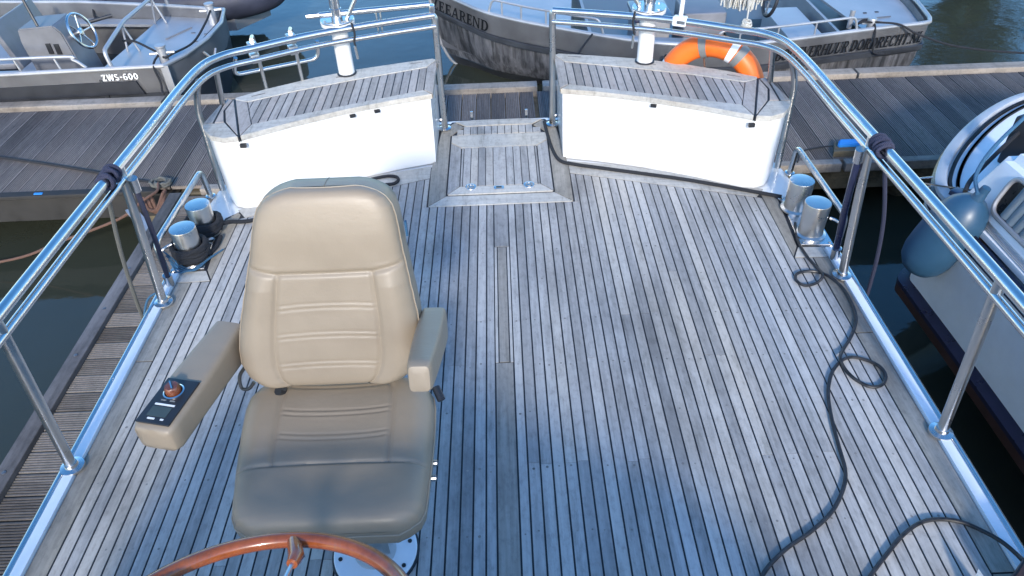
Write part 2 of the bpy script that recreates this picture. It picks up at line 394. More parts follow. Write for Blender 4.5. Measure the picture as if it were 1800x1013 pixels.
# plugs over the screw holes
bm = B(); PLUGROWS = [1.05, 1.478, 1.76, 2.048, 2.334, 2.631, 2.95, 3.193, 3.5]
for r_, yy in enumerate(PLUGROWS):
    for s in (-1, 1):
        for a, b_ in zip(edges, edges[1:]):
            if random.random() < 0.42 or yy > aft(s * b_) - 0.1: continue
            x = s * (a + b_) / 2 + random.uniform(-.004, .004); y = yy + random.uniform(-.012, .012); r0 = random.uniform(.0035, .0062)
            vs = [bm.verts.new((x + r0 * math.cos(k * 1.0472), y + r0 * math.sin(k * 1.0472), 0.0006)) for k in range(6)]
            bm.faces.new(vs)
obj('screw_plugs', bm, 'bung', deck, smooth=False, kind='stuff')
# gunwale strip and stainless rub rail
for s in (-1, 1):
    bm = B(); prism(bm, mir([(1.737, -0.6), (1.777, -0.6), (1.777, 3.10), (1.737, 3.10)], s), -0.011, 0.016)
    obj('toe_strip', bm, 'white2', yacht, ang=30)
    bm = B(); tube(bm, [(s * 1.801, -0.6, -0.004), (s * 1.797, 1.2, -0.004), (s * 1.795, 2.5, -0.004), (s * 1.795, 3.12, -0.004)], 0.0175, 12)
    obj('rub_rail', bm, 'steel', yacht)
# boarding step and hatch
step = obj('boarding_step', prism(B(), [(-.44, 3.66), (.44, 3.66), (.44, 4.1), (.40, 4.6), (.33, 4.75), (-.33, 4.75), (-.40, 4.6), (-.44, 4.1)], -0.008, -0.002), 'caulk', yacht, smooth=False, label='teak boarding step with a framed hatch in it')
bp = lambda poly, mat='teak', name='board', z=0.004, d=0.0026: plank(poly, mat, name, step, z, d)
bp([(-.436, 3.664), (.436, 3.664), (.331, 3.772), (-.331, 3.772)], 'bench_x')
for s in (-1, 1):
    bp(mir([(.436, 3.664), (.331, 3.772), (.331, 4.428), (.331, 4.546), (.398, 4.62), (.443, 4.09)], s), 'teak_margin')
    bp(mir([(.329, 4.538), (.400, 4.62), (.31, 4.735), (.24, 4.657), (.29, 4.60)], s), 'teak_margin')
hp = lambda poly, mat='teak', d=0.0026: plank(poly, mat, 'slat', step, 0.010, d)
hp([(-.325, 3.778), (.325, 3.778), (.25, 3.866), (-.25, 3.866)], 'bench_x')
for s in (-1, 1): hp(mir([(.325, 3.782), (.25, 3.868), (.253, 4.352), (.325, 4.424)], s))
hp([(-.253, 4.355), (.253, 4.355), (.325, 4.43), (.325, 4.532), (-.325, 4.532), (-.325, 4.43)], 'bench_x')
xs = [-.25, -.234, -.186, -.138, -.09, -.042, .042, .09, .138, .186, .234, .25]
for a, b_ in zip(xs, xs[1:]): hp([(a, 3.868), (b_, 3.868), (b_, 4.354), (a, 4.354)], d=0.0022)
xs = [-.29, -.245, -.197, -.149, -.10, -.052, -.01, .04, .088, .137, .185, .235, .29]
for a, b_ in zip(xs, xs[1:]): hp([(a, 4.536), (b_, 4.536), (b_, 4.612 if abs(a + b_) > .5 else 4.655), (a, 4.612 if abs(a + b_) > .5 else 4.655)], d=0.0022)
hp([(-.31, 4.735), (-.23, 4.66), (0, 4.668), (.23, 4.66), (.31, 4.735), (.15, 4.752), (-.15, 4.752)], 'bench_x')
for x in (-.182, .178):
    bm = B(); lathe(bm, [(0, .0105), (.017, .0105), (.019, .013), (.026, .014), (.034, .013), (.036, .0102)], (x, 3.859, 0), n=24); rp = obj('ring_pull', bm, 'steel_b', step)
    bm = B(); tube(bm, [(x + .021 * math.cos(t), 3.859 + .021 * math.sin(t), .016) for t in [k * math.pi / 10 for k in range(20)]], .003, 6, closed=True); obj('ring', bm, 'steel', rp)
bm = B(); box(bm, (-.008, 3.834, .012), (.062, .038, .006), bev=.002); la = obj('hatch_latch', bm, 'steel_b', step)
bm = B(); box(bm, (-.008, 3.834, .016), (.034, .016, .004)); obj('latch_slot', bm, 'blackp', la, smooth=False)
for x in (-.189, .199):
    bm = B(); box(bm, (x, 4.775, .03), (.02, .012, .07), bev=.003); obj('hinge_tab', bm, 'steel', step)

# ------------------------------------------------------------------ storage benches
FRONT = [(.388, 4.172), (.62, 4.108), (.9, 4.005), (1.2, 3.86), (1.447, 3.724)]
OUT_A = [(1.455, 3.722), (1.537, 3.706), (1.622, 3.743), (1.688, 3.835), (1.703, 3.89)]
BACK = [(1.607, 4.232), (1.453, 4.336), (1.164, 4.489), (.908, 4.59), (.62, 4.672), (.42, 4.722), (.388, 4.70)]
def bench(s, label):
    t = thing('storage_bench', label, 'bench', (s * 1.0, 4.1, 0), 'teak topped lockers at the stern')
    top = mir(FRONT + OUT_A + [(1.704, 3.92), (1.66, 4.226)] + BACK, s)
    body = inset(top, 0.017)
    bm = B(); n = len(body)
    ys = [(0.0, 0.0), (0.0, 0.452)]
    c = Vector((s * 1.02, 4.2))
    rows = []
    for z, k in ((-0.004, 0.012), (0.03, 0.008), (0.2, 0.004), (0.452, 0.0)):
        q = inset(body, k); rows.append([(x, y, z) for x, y in q])
    V = grid(bm, rows, close_u=True); bm.faces.new(V[-1])
    body_o = obj('body', bm, 'white', t, ang=50)
    bm = B(); prism(bm, inset(top, 0.006), 0.452, 0.478); tb = obj('top_base', bm, 'caulk', t, smooth=False)
    def tp(poly, mat, name, d=0.0026, z=0.4845):
        b = B(); prism(b, inset(mir(poly, s), d), 0.4535, z)
        e = [e for e in b.edges if all(abs(v.co.z - z) < 1e-5 for v in e.verts)]
        bmesh.ops.bevel(b, geom=e, offset=0.0015, segments=1, affect='EDGES')
        return obj(name, b, mat, t, smooth=False)
    tp(FRONT + [(1.416, 3.868), (1.0, 4.03), (.447, 4.238)], 'bench_x', 'front_board')
    tp([(.448, 4.584), (.9, 4.432), (1.25, 4.296), (1.515, 4.168), (1.601, 4.206)] + BACK, 'bench_x', 'back_board')
    tp([(.386, 4.178), (.446, 4.238), (.449, 4.583), (.388, 4.695)], 'bench_y', 'end_board')
    tp([(1.416, 3.868), (1.448, 3.735), (1.598, 4.203), (1.515, 4.168)], 'bench_y', 'end_board')
    tp(OUT_A + [(1.58, 3.905)], 'bench_x', 'corner_board')
    tp([(1.460, 3.738), (1.577, 3.912), (1.622, 4.06), (1.609, 4.206)], 'bench_y', 'corner_board')
    tp([(1.585, 3.910), (1.642, 3.903), (1.657, 4.222), (1.614, 4.207), (1.63, 4.06)], 'bench_y', 'corner_board')
    tp([(1.648, 3.902), (1.702, 3.893), (1.704, 3.92), (1.664, 4.224)], 'bench_y', 'corner_board')
    x = .447
    fi = lambda x: 4.238 + (x - .447) * (3.868 - 4.238) / (1.416 - .447)
    def bi(x):
        P = [(.448, 4.584), (.9, 4.432), (1.25, 4.296), (1.515, 4.168)]
        for (a, b), (c_, d) in zip(P, P[1:]):
            if x <= c_: return b + (x - a) * (d - b) / (c_ - a)
        return 4.168
    while x < 1.5:
        x2 = min(x + .0493, 1.53)
        quad = [(x, fi(x)), (x2, fi(x2)), (x2, bi(x2)), (x, bi(x))]
        quad = clip(quad, (1.416, 3.868), (1.515, 4.168))
        if len(quad) >= 3 and max(p[0] for p in quad) - min(p[0] for p in quad) > .006: tp(quad, 'bench_y', 'slat', 0.0030, 0.482)
        x = x2
    # hinge cut-outs, lid gap, catches
    for hx, hy, a in ((.52, 4.655, -14), (.985, 4.487, -20), (1.47, 4.26, -28)):
        bm = B(); box(bm, (s * hx, hy, .4846), (.085, .012, .002), R(a) * s); obj('hinge', bm, 'bung', t, smooth=False)
    bm = B(); prism(bm, mir([(1.448, 3.716), (1.456, 3.716), (1.607, 4.215), (1.599, 4.215)], s), .40 if False else .4535, .4835); obj('lid_gap', bm, 'caulk', t, smooth=False)
    bm = B(); box(bm, (s * 1.438, 3.716, .430), (.035, .02, .022), bev=.003); obj('catch', bm, 'blackp', t)
    for hx, hy in (((.86, 4.012), (.72, 4.062)) if s < 0 else ((.93, 3.986),)):
        bm = B(); box(bm, (s * hx, hy, .440), (.034, .02, .014), -R(20) * s); obj('catch', bm, 'blackp', t)
    return t
bench(-1, 'white locker bench with teak slat lid, on the left behind the beige chair')
bench(1, 'white locker bench with teak slat lid, on the right before the lifebuoy')

# ------------------------------------------------------------------ white posts standing on the benches
def white_post(s, label):
    t = thing('deck_post', label, 'post', (s * .962, 4.53, .485), 'white posts on the lockers')
    x, y = s * .962, 4.53
    bm = B(); lathe(bm, [(0, .486), (.0515, .486), (.0515, .80), (.0515, .80)], (x, y, 0), n=32); obj('column', bm, 'white', t)
    bm = B(); lathe(bm, [(.051, .486), (.062, .486), (.062, .491), (.051, .494)], (x, y, 0), n=32); obj('base_seal', bm, 'rubber', t)
    bm = B(); lathe(bm, [(0, .801), (.098, .801), (.104, .806), (.104, .822), (.098, .826), (0, .826)], (x, y, 0), n=36); obj('head', bm, 'white', t)
    bm = B(); lathe(bm, [(0, .8265), (.1, .8265), (.1, .831), (0, .831)], (x, y, 0), n=36); obj('gasket', bm, 'rubber', t)
    bm = B(); lathe(bm, [(0, .8315), (.103, .8315), (.105, .834), (.103, .838), (0, .838)], (x, y, 0), n=36); fl = obj('flange_plate', bm, 'steel', t)
    for k in range(4):
        bm = B(); a = k * math.pi / 2 + .6; lathe(bm, [(.009, .838), (.009, .843), (0, .844)], (x + .082 * math.cos(a), y + .082 * math.sin(a), 0), n=6); obj('bolt', bm, 'steel_b', fl)
    bm = B(); lathe(bm, [(.036, .838), (.036, .90), (.0305, .903), (.0305, 1.9)], (x, y, 0), n=24); obj('pole', bm, 'steel', t)
    bm = B(); tube(bm, [(x - s * .062, y - .02, .838), (x - s * .30, y - .02, 1.22), (x - s * .55, y - .02, 1.6)], .0125, 12); obj('strut', bm, 'steel', t)
    return t
white_post(-1, 'white round post with stainless plate and pole on the left locker')
white_post(1, 'white round post with stainless plate and pole on the right locker')

# ------------------------------------------------------------------ railings
RAIL = [(1.725, -0.3), (1.712, 0.9), (1.70, 1.8), (1.688, 2.5), (1.672, 3.2), (1.664, 3.7), (1.636, 3.97), (1.555, 4.11), (1.41, 4.197), (1.19, 4.325), (.985, 4.42), (.7, 4.525), (.375, 4.63)]
def railing(s, label):
    t = thing('stern_railing', label, 'railing', (s * 1.75, 2.9, 0), 'stainless railings round the stern')
    up = crom([(s * x, y, .80) for x, y in RAIL], 8); lo = crom([(s * (x - .004), y + (.0 if y < 4 else -.012), .735) for x, y in RAIL], 8)
    bm = B(); tube(bm, up, .0212, 16); obj('top_rail', bm, 'steel', t)
    bm = B(); tube(bm, lo, .0162, 14); obj('lower_rail', bm, 'steel', t)
    for (bx, by), (tx, ty) in (((1.740, 2.862), (1.683, 2.885)), ((1.762, 1.848), (1.702, 1.86)), ((1.78, .80), (1.715, .82))):
        bm = B(); tube(bm, [(s * bx, by, 0.0), (s * tx, ty, .735), (s * (tx - .001), ty, .79)], .0212, 14); st = obj('stanchion', bm, 'steel_b', t)
        bm = B(); lathe(bm, [(0, .0005), (.046, .0005), (.048, .004), (.046, .011), (.027, .017), (.024, .03), (0, .03)], (s * (bx - .004), by, .008), n=28); obj('stanchion_base', bm, 'steel', st)
    # gate post with foot, aft supports
    bm = B(); tube(bm, fillet([(s * .376, 4.64, 0.0), (s * .372, 4.632, .80), (s * .45, 4.607, .80)], .03), .021, 14); gp = obj('gate_post', bm, 'steel_b', t)
    bm = B(); lathe(bm, [(.043, .0), (.043, .008), (.024, .014), (.022, .03)], (s * .376, 4.64, .008), n=24); obj('post_foot', bm, 'steel', gp)
    bm = B(); tube(bm, [(s * .376, 4.635, .085), (s * .405, 4.63, .085)], .008, 8); obj('side_pin', bm, 'steel', gp)
    bm = B(); tube(bm, crom([(s * 1.652, 3.90, .74), (s * 1.70, 3.95, .66), (s * 1.735, 3.97, .55), (s * 1.742, 3.97, .44), (s * 1.745, 3.96, .0)], 6), .0185, 12); obj('bent_stay', bm, 'steel_b', t)
    bm = B(); tube(bm, [(s * 1.60, 4.055, .735), (s * 1.685, 4.19, .40), (s * 1.70, 4.2, .0)], .0165, 12); obj('straight_stay', bm, 'steel_b', t)
    return t
railing(-1, 'stainless double rail round the left side of the deck')
railing(1, 'stainless double rail round the right side of the deck')
# gate bar folded back along the left rail
t = thing('gate_bar', 'polished steel gate bar clipped above the left rail', 'bar', (-.7, 4.6, .8))
bm = B(); tube(bm, [(-.40, 4.645, .862), (-1.06, 4.50, .872)], .018, 14); obj('tube', bm, 'steel', t)
bm = B(); tube(bm, [(-1.055, 4.501, .872), (-1.135, 4.483, .873)], .0155, 8); obj('end_fitting', bm, 'steel_b', t)
bm = B(); box(bm, (-.385, 4.64, .838), (.035, .045, .05), bev=.008); obj('pivot', bm, 'steel', t)
for x in (-.70, -.725):
    bm = B(); tube(bm, [(x, 4.56, .74), (x, 4.572, .865)], .006, 8); obj('support_pin', bm, 'steel_b', t)
# boarding ladder stowed outside the left rail
t = thing('boarding_ladder', 'small tubular boarding ladder hung outside the left rail', 'ladder', (-1.35, 4.35, .4))
bm = B(); tube(bm, fillet([(-1.55, 4.27, .72), (-1.60, 4.30, .60), (-1.12, 4.51, .60), (-1.10, 4.49, .72)], .05), .0125, 12); obj('stand_off', bm, 'steel', t)
for (x, y) in ((-1.44, 4.345), (-1.235, 4.45)):
    bm = B(); tube(bm, fillet([(x + .02, y - .10, .835), (x + .005, y - .02, .83), (x, y, .72), (x - .01, y + .03, .0), (x - .01, y + .03, -.4)], .03), .0115, 12); obj('side_rail', bm, 'steel_b', t)
    for z in (.80, .735):
        bm = B(); box(bm, (x + .022, y - .115 + (.0 if z > .78 else -.01), z), (.052, .054, .05), R(28), bev=.006); obj('clamp', bm, 'steel_b', t)
for z in (.30, .02):
    bm = B(); tube(bm, [(-1.45, 4.375, z), (-1.245, 4.48, z)], .0115, 10); obj('rung', bm, 'steel_b', t)

# ------------------------------------------------------------------ bitts, guards
def bitts(s, label):
    t = thing('mooring_bitts', label, 'bollard', (s * 1.70, 3.34, 0), 'steel double bitts on the deck edge')
    bm = B(); prism(bm, mir([(1.615, 3.14), (1.795, 3.125), (1.80, 3.60), (1.655, 3.62)], s), -0.008, .010); bmesh.ops.bevel(bm, geom=[e for e in bm.edges if all(v.co.z > .005 for v in e.verts)], offset=.004, segments=2, affect='EDGES'); pl = obj('base_plate', bm, 'steel', t)
    for x, y, h in ((1.70, 3.485, .20), (1.70, 3.235, .215)):
        bm = B(); lathe(bm, [(0, .01), (.082, .01), (.082, .018), (.067, .026), (.064, .05), (.069, h - .006), (.067, h - .001), (.062, h), (.02, h + .002), (0, h + .002)], (s * x, y, 0), n=36); obj('bitt_post', bm, 'steel_b', t)
    bm = B(); tube(bm, [(s * 1.775, 3.215, .125), (s * 1.80, 3.20, .12), (s * 1.835, 3.185, .10)], .008, 8); obj('horn', bm, 'steel', t)
    for x, y in ((1.64, 3.16), (1.78, 3.15), (1.665, 3.60), (1.782, 3.585), (1.645, 3.38)):
        bm = B(); lathe(bm, [(.009, .010), (.008, .0135), (0, .014)], (s * x, y, 0), n=10); obj('screw', bm, 'steel_b', pl)
    return t
bitts(-1, 'pair of stainless bollards wound with dark rope on the left deck edge')
bitts(1, 'pair of bare stainless bollards on the right deck edge')
for s, lab in ((-1, 'bent stainless guard bar outside the rope wound bollards'), (1, 'bent stainless guard bar outside the bare bollards')):
    t = thing('fairlead_guard', lab, 'guard bar', (s * 1.80, 3.5, 0), 'guard bars beside the bollards')
    bm = B(); tube(bm, fillet([(s * 1.80, 3.105, 0.0), (s * 1.80, 3.108, .205), (s * 1.80, 3.87, .19), (s * 1.80, 3.89, 0.0)], .05, 8), .0165, 14); obj('bar', bm, 'steel_b', t)
    for y in (3.105, 3.89):
        bm = B(); lathe(bm, [(.03, -.006), (.03, .004), (.018, .008)], (s * 1.80, y, 0), n=20); obj('foot', bm, 'steel', t)
# rope coils on the left bitts
def coil(cx, cy, z0, z1, r, turns, tail, name, label, rad=.0125):
    pts = []
    N = int(turns * 18)
    for i in range(N + 1):
        a = i / 18 * 2 * math.pi; f = i / N
        rr = r + .004 * math.sin(a * 1.7) + (.014 if (i // 18) % 2 else 0) * (0.5 + .5 * math.sin(a))
        pts.append((cx + rr * math.cos(a), cy + rr * math.sin(a), z0 + (z1 - z0) * (f if f < .6 else 1.2 - f * .75) + .004 * math.sin(a * 3)))
    bm = B(); tube(bm, pts + crom(tail, 6), rad, 8)
    o = obj(name, bm, 'rope_k'); return tag(o, label, 'rope')
coil(-1.70, 3.485, .03, .115, .083, 9, [(-1.62, 3.50, .05), (-1.575, 3.55, .03), (-1.53, 3.57, .014), (-1.46, 3.58, .014), (-1.36, 3.63, .014), (-1.22, 3.66, .014)], 'mooring_rope', 'black mooring rope wound round the far left bollard')
coil(-1.70, 3.235, .03, .13, .082, 8, [(-1.64, 3.20, .03), (-1.62, 3.26, .02), (-1.60, 3.33, .018), (-1.60, 3.42, .02)], 'mooring_rope', 'black mooring rope wound round the near left bollard')
bm = B()
for k in range(4):
    tube(bm, crom([(-1.78 - .01 * k, 3.14 + .01 * k, .05 + .02 * k), (-1.74, 3.10 + .02 * k, .02), (-1.69 + .01 * k, 3.115, .016), (-1.64 + .01 * k, 3.16 + .015 * k, .018), (-1.60 + .015 * k, 3.24 + .02 * k, .016)], 5), .0045, 6)
tag(obj('blue_line', bm, 'rope_b'), 'thin blue line bundled at the foot of the near left bollard', 'rope')

# ------------------------------------------------------------------ helm seat
seat = thing('helm_chair', 'beige vinyl helm chair with armrests on a steel pedestal', 'chair', (-.49, 1.42, 0))
def interp(tab, v):
    for (a, fa), (b, fb) in zip(tab, tab[1:]):
        if v <= b:
            t = (v - a) / (b - a); t = t * t * (3 - 2 * t) * .35 + t * .65
            return fa + (fb - fa) * t
    return tab[-1][1]
def gau(d, s): return math.exp(-(d / s) ** 2)
# backrest: z along the height, hw the half width
HW = [(0.0, .205), (.03, .245), (.07, .270), (.13, .286), (.20, .288), (.28, .283), (.36, .275), (.45, .262), (.54, .249), (.62, .238), (.70, .226), (.78, .217), (.85, .208), (.905, .197), (.945, .180), (.972, .156), (.99, .126), (1.0, .095)]
def bk_center(v): return -.548 + .070 * v, 1.645 + .155 * v, .668 + .640 * v
NU, NV = 96, 150
def bk_front(u, v):
    cx, cy, cz = bk_center(v); hw = interp(HW, v)
    x = u * hw
    edge = max(0.0, 1 - abs(u) ** 11) ** .5
    ev = max(0.0, 1 - abs(2 * v - 1) ** 22) ** .5
    d = .040 * edge * ev + .010 * (1 - u * u)
    bol = gau(abs(u) - .80, .17) * .016 * min(1, max(0, (.66 - v) / .12))      # side bolsters
    d += bol * edge
    d += .009 * gau(v - .80, .14) * edge                                       # head pad
    hs = .615 + .03 * max(0, abs(u) - .6) * 2.5                                # head seam
    d -= .009 * gau(v - hs, .012) * edge
    us = (.60 - .03 * (1 - v))
    if v < .62: d -= .007 * gau(abs(u) - us, .030) * min(1, (.62 - v) / .02)
    for r0 in (.455, .43, .305, .28, .145, .12):
        if abs(u) < us: d -= .0026 * gau(v - (r0 + .014 * (1 - (u / us) ** 2)), .0048) * min(1, (us - abs(u)) / .06)
        if abs(u) < us: d += .0007 * gau(v - (r0 - .012 + .014 * (1 - (u / us) ** 2)), .010) * min(1, (us - abs(u)) / .06)
    n = Vector((0, -.972, .237))
    return Vector((cx + x, cy, cz)) + n * d
def bk_back(u, v, d):
    cx, cy, cz = bk_center(v); hw = interp(HW, v)
    n = Vector((0, .972, -.237))
    return Vector((cx + u * hw, cy, cz)) + n * d
us_ = [-1 + 2 * i / NU for i in range(NU + 1)]; us_ = [math.copysign(abs(u) ** .8, u) for u in us_]
vs_ = [j / NV for j in range(NV + 1)]
bm = B(); rows = [[bk_front(u, v) for u in us_] for v in vs_]
grid(bm, rows)
# sides and rounded back, joined as one shell from the outline
def outline():
    o = [(u, 0.0) for u in us_[::4]] + [(1, v) for v in vs_[1::2]] + [(u, 1.0) for u in reversed(us_[::4])][1:] + [(-1, v) for v in reversed(vs_[1:-1:2])]
    return o
ol = outline(); rings = []
for d, k in ((0.0, 1.0), (.03, 1.012), (.07, 1.008), (.10, .97), (.118, .88), (.124, .6)):
    ring = []
    for u, v in ol:
        p = bk_back(u, v, d); c = Vector(bk_center(.5)) + Vector((0, .972, -.237)) * d
        ring.append(c + (p - c) * k)
    rings.append(ring)
V = grid(bm, rings, close_u=True); bm.faces.new(V[-1])
bmesh.ops.remove_doubles(bm, verts=bm.verts, dist=.0008)
br = obj('backrest', bm, 'leather', seat, ang=60)
bm = B(); pp = [bk_front(u * .999, v) + Vector((0, -.002, .0)) for u, v in ol]
tube(bm, pp, .0026, 6, closed=True); obj('piping', bm, 'pipe', br)
def seam(par, pts, r=.0011, mat='seam'):
    b = B(); tube(b, pts, r, 5); obj('seam', b, mat, par)
off = Vector((0, -.0006, .0002))
seam(br, [bk_front(u, .615 + .03 * max(0, abs(u) - .6) * 2.5) + off for u in [-.97 + 1.94 * i / 60 for i in range(61)]])
for s in (-1, 1): seam(br, [bk_front(s * (.60 - .03 * (1 - v)), v) + off for v in [.015 + .60 * i / 50 for i in range(51)]])
tops = []
for d_, k_ in ((0.0, 1.0), (.03, 1.012), (.07, 1.008), (.10, .97), (.118, .88)):
    c_ = Vector(bk_center(.5)) + Vector((0, .972, -.237)) * d_; tops.append(c_ + (bk_back(0, 1.0, d_) - c_) * k_ + Vector((0, 0, .0006)))
seam(br, tops)
# seat cushion
SHW = [(0.0, .20), (.03, .235), (.07, .262), (.13, .276), (.25, .284), (.45, .296), (.65, .305), (.80, .308), (.88, .303), (.94, .285), (.98, .25), (1.0, .215)]
def st_c(v): return -.500 - .038 * v, 1.135 + .565 * v
def st_top(u, v):
    cx, cy = st_c(v); hw = interp(SHW, v)
    edge = max(0.0, 1 - abs(u) ** 7) ** .5; ev = max(0.0, 1 - abs(2 * v - 1) ** 14) ** .5
    z = .585 + .052 * edge * ev
    z += .014 * gau(abs(u) - .8, .22) * edge * min(1, max(0, (v - .32) / .15))
    z += .006 * gau(v - .16, .14) * edge
    z -= .008 * gau(v - .355 - .012 * (1 - u * u), .010) * edge
    if v > .36:
        us = .60 - .02 * v
        z -= .006 * gau(abs(u) - us, .028)
        for r0 in (.53, .565, .70, .735, .905, .94):
            if abs(u) < us:
                cv = r0 - .018 * (1 - (u / us) ** 2) + .01
                z -= .0026 * gau(v - cv, .0058) * min(1, (us - abs(u)) / .06); z += .0007 * gau(v - cv + .016, .012) * min(1, (us - abs(u)) / .06)
    return Vector((cx + u * hw, cy, z))
bm = B(); vs2 = [j / 130 for j in range(131)]
grid(bm, [[st_top(u, v) for u in us_] for v in vs2])
ol2 = [(u, 0.0) for u in us_[::4]] + [(1, v) for v in vs2[1::2]] + [(u, 1.0) for u in reversed(us_[::4])][1:] + [(-1, v) for v in reversed(vs2[1:-1:2])]
rings = []
for dz, k in ((0.0, 1.0), (-.02, 1.012), (-.05, 1.006), (-.07, .97), (-.075, .85)):
    ring = []
    for u, v in ol2:
        p = st_top(u, v); c = Vector((-.519, 1.42, .585)); q = c + (Vector((p.x, p.y, .585)) - c) * k; ring.append((q.x, q.y, .585 + dz))
    rings.append(ring)
V = grid(bm, rings, close_u=True); bm.faces.new(V[-1])
bmesh.ops.remove_doubles(bm, verts=bm.verts, dist=.0008)
cu = obj('seat_cushion', bm, 'leather', seat, ang=60)
bm = B(); tube(bm, [st_top(u, v) + Vector((0, 0, -.012)) + (Vector((u if abs(u) > .98 else 0, -1 if v < .01 else 0, 0)) * .003) for u, v in ol2], .0032, 6, closed=True); obj('piping', bm, 'pipe', cu)
up = Vector((0, 0, .0005))
seam(cu, [st_top(u, .355 + .012 * (1 - u * u)) + up for u in [-.98 + 1.96 * i / 60 for i in range(61)]])
for s in (-1, 1): seam(cu, [st_top(s * (.60 - .02 * v), v) + up for v in [.365 + .6 * i / 50 for i in range(51)]])
# armrests
def arm(front, back, wf, wb, h, name, mat='leather'):
    """padded bar from back to front with rounded edges"""
    f, b_ = Vector(front), Vector(back); d = (f - b_).normalized(); sx = d.cross(Vector((0, 0, 1))).normalized(); uz = sx.cross(d).normalized(); bm = B(); rows = []
    N = 26
    for i in range(N + 1):
        t = i / N; c = b_ + (f - b_) * t
        w_ = wb + (wf - wb) * t + .010 * math.sin(t * math.pi); hh = h * (1 + .35 * (1 - t) ** 2)
        e = 1.0
        if t > .955: e = 1 - .10 * ((t - .955) / .045) ** 2
        ring = []
        for k in range(32):
            a = 2 * math.pi * k / 32; ca, sa = math.cos(a), math.sin(a)
            ring.append(c + sx * math.copysign(abs(ca) ** .34, ca) * w_ / 2 * e + uz * (math.copysign(abs(sa) ** .34, sa) * hh / 2 * e - hh / 2))
        rows.append(ring)
    fr = [c2 * .94 + (f + d * .006 - uz * h / 2) * .06 + d * .005 for c2 in rows[-1]]; rows.append(fr); rows.append([c2 * .6 + (f + d * .010 - uz * h / 2) * .4 + d * .002 for c2 in fr])
    V = grid(bm, rows, close_u=True); bm.faces.new(V[-1]); bm.faces.new(V[0][::-1])
    return obj(name, bm, mat, seat, ang=50), d, sx, uz
al, d, sx, uz = arm((-.975, 1.338, .835), (-.875, 1.765, .835), .130, .10, .100, 'armrest')
ar, d2, sx2, uz2 = arm((-.215, 1.395, .985), (-.205, 1.755, .87), .068, .080, .092, 'armrest')
# control panel let into the left armrest
def pbox(c0, lx, ly, lz, sizes, name, mat, par, bev=.0):
    Mr = Matrix((sx, d, uz)).transposed()
    b = B(); box(b, Vector(c0) + sx * lx + d * ly + uz * lz, sizes, rot=Mr, bev=bev); return obj(name, b, mat, par)
f0 = Vector((-.975, 1.338, .835))
pn = pbox(f0, .0, -.092, .0025, (.104, .168, .006), 'control_panel', 'blackp', seat, .0022)
pbox(f0, .002, -.050, .0060, (.060, .036, .0012), 'display', 'screen', pn)
pbox(f0, .0, -.076, .0060, (.062, .006, .001), 'label_line', 'print', pn)
for lx in (-.014, .014): pbox(f0, lx, -.092, .0060, (.016, .004, .001), 'label_mark', 'greytape', pn)
for lx, ww in ((-.022, .010), (.012, .022)): pbox(f0, lx, -.024, .0060, (ww, .0055, .001), 'label_mark', 'print', pn)
kc = f0 + d * -.126 + uz * .0055 + sx * .002
bm = B(); lathe(bm, [(.0, 0), (.030, 0), (.030, .003), (.026, .005)], kc, uz, 28); kr = obj('knob_ring', bm, 'steel', pn)
bm = B(); lathe(bm, [(.023, .003), (.0225, .02), (.018, .027), (.0, .029)], kc, uz, 24); obj('knob', bm, 'knob', pn)
bm = B(); box(bm, kc + uz * .030, (.004, .034, .004), .5); obj('pointer', bm, 'steel', pn)
# brackets, slider rails, pedestal
for p, q in (((-.862, 1.76, .79), (-.80, 1.72, .72)), ((-.215, 1.75, .83), (-.27, 1.72, .76))):
    bm = B(); tube(bm, [p, q], .02, 10); obj('arm_bracket', bm, 'blackp', seat)
bm = B(); tube(bm, crom([(-.835, 1.70, .70), (-.86, 1.68, .67), (-.858, 1.66, .635), (-.83, 1.65, .64), (-.81, 1.66, .66)], 6), .006, 8); obj('recliner_lever', bm, 'blackp', seat)
for s in (-1, 1):
    bm = B(); box(bm, (-.515 + s * .14, 1.42, .50), (.035, .42, .022), bev=.003); obj('slide_rail', bm, 'steel_b', seat)
    bm = B(); tube(bm, [(-.725 if s < 0 else -.80 + .60, 1.62 - .0, .655 if s < 0 else .58), (-.70 if s < 0 else -.22, 1.66, .60)], .014, 8); obj('hinge_bracket', bm, 'blackp', seat)
for dy in (0.0, .055):
    bm = B(); tube(bm, [(-.232, 1.335 + dy, .55), (-.205, 1.335 + dy, .55)], .010, 10); obj('side_bolt', bm, 'steel', seat)
bm = B(); box(bm, (-.262, 1.80, 1.15), (.006, .012, .05)); obj('label_tag', bm, 'rope_b', seat, smooth=False)
bm = B(); lathe(bm, [(.155, 0.001), (.157, .004), (.155, .012), (.150, .014)], (-.48, 1.42, 0), n=48); bs = obj('base_ring', bm, 'rubber', seat)
bm = B(); lathe(bm, [(0, .002), (.149, .002), (.149, .014), (.145, .0175), (.075, .018), (.07, .022)], (-.48, 1.42, 0), n=48); pb = obj('base_plate', bm, 'white2', seat)  # white paint imitates the bright reflection on the steel plate
for k in range(8):
    a = k * math.pi / 4 + .25; bm = B(); lathe(bm, [(.008, .0175), (.008, .021), (0, .0215)], (-.48 + .125 * math.cos(a), 1.42 + .125 * math.sin(a), 0), n=8); obj('bolt', bm, 'blackp', pb)
bm = B(); lathe(bm, [(.075, .018), (.068, .035), (.064, .30), (.055, .305), (.05, .49)], (-.48, 1.42, 0), n=36); obj('pedestal', bm, 'steel_b', seat)
bm = B(); box(bm, (-.515, 1.42, .480), (.36, .36, .016), bev=.003); obj('mount_plate', bm, 'blackp', seat)
for x, y in ((-.412, 1.335), (-.62, 1.25)):
    bm = B(); box(bm, (x, y, .30 if x > -.5 else .44), (.024, .006, .32 if x > -.5 else .10)); obj('strap_iron', bm, 'steel_b', seat, smooth=False)

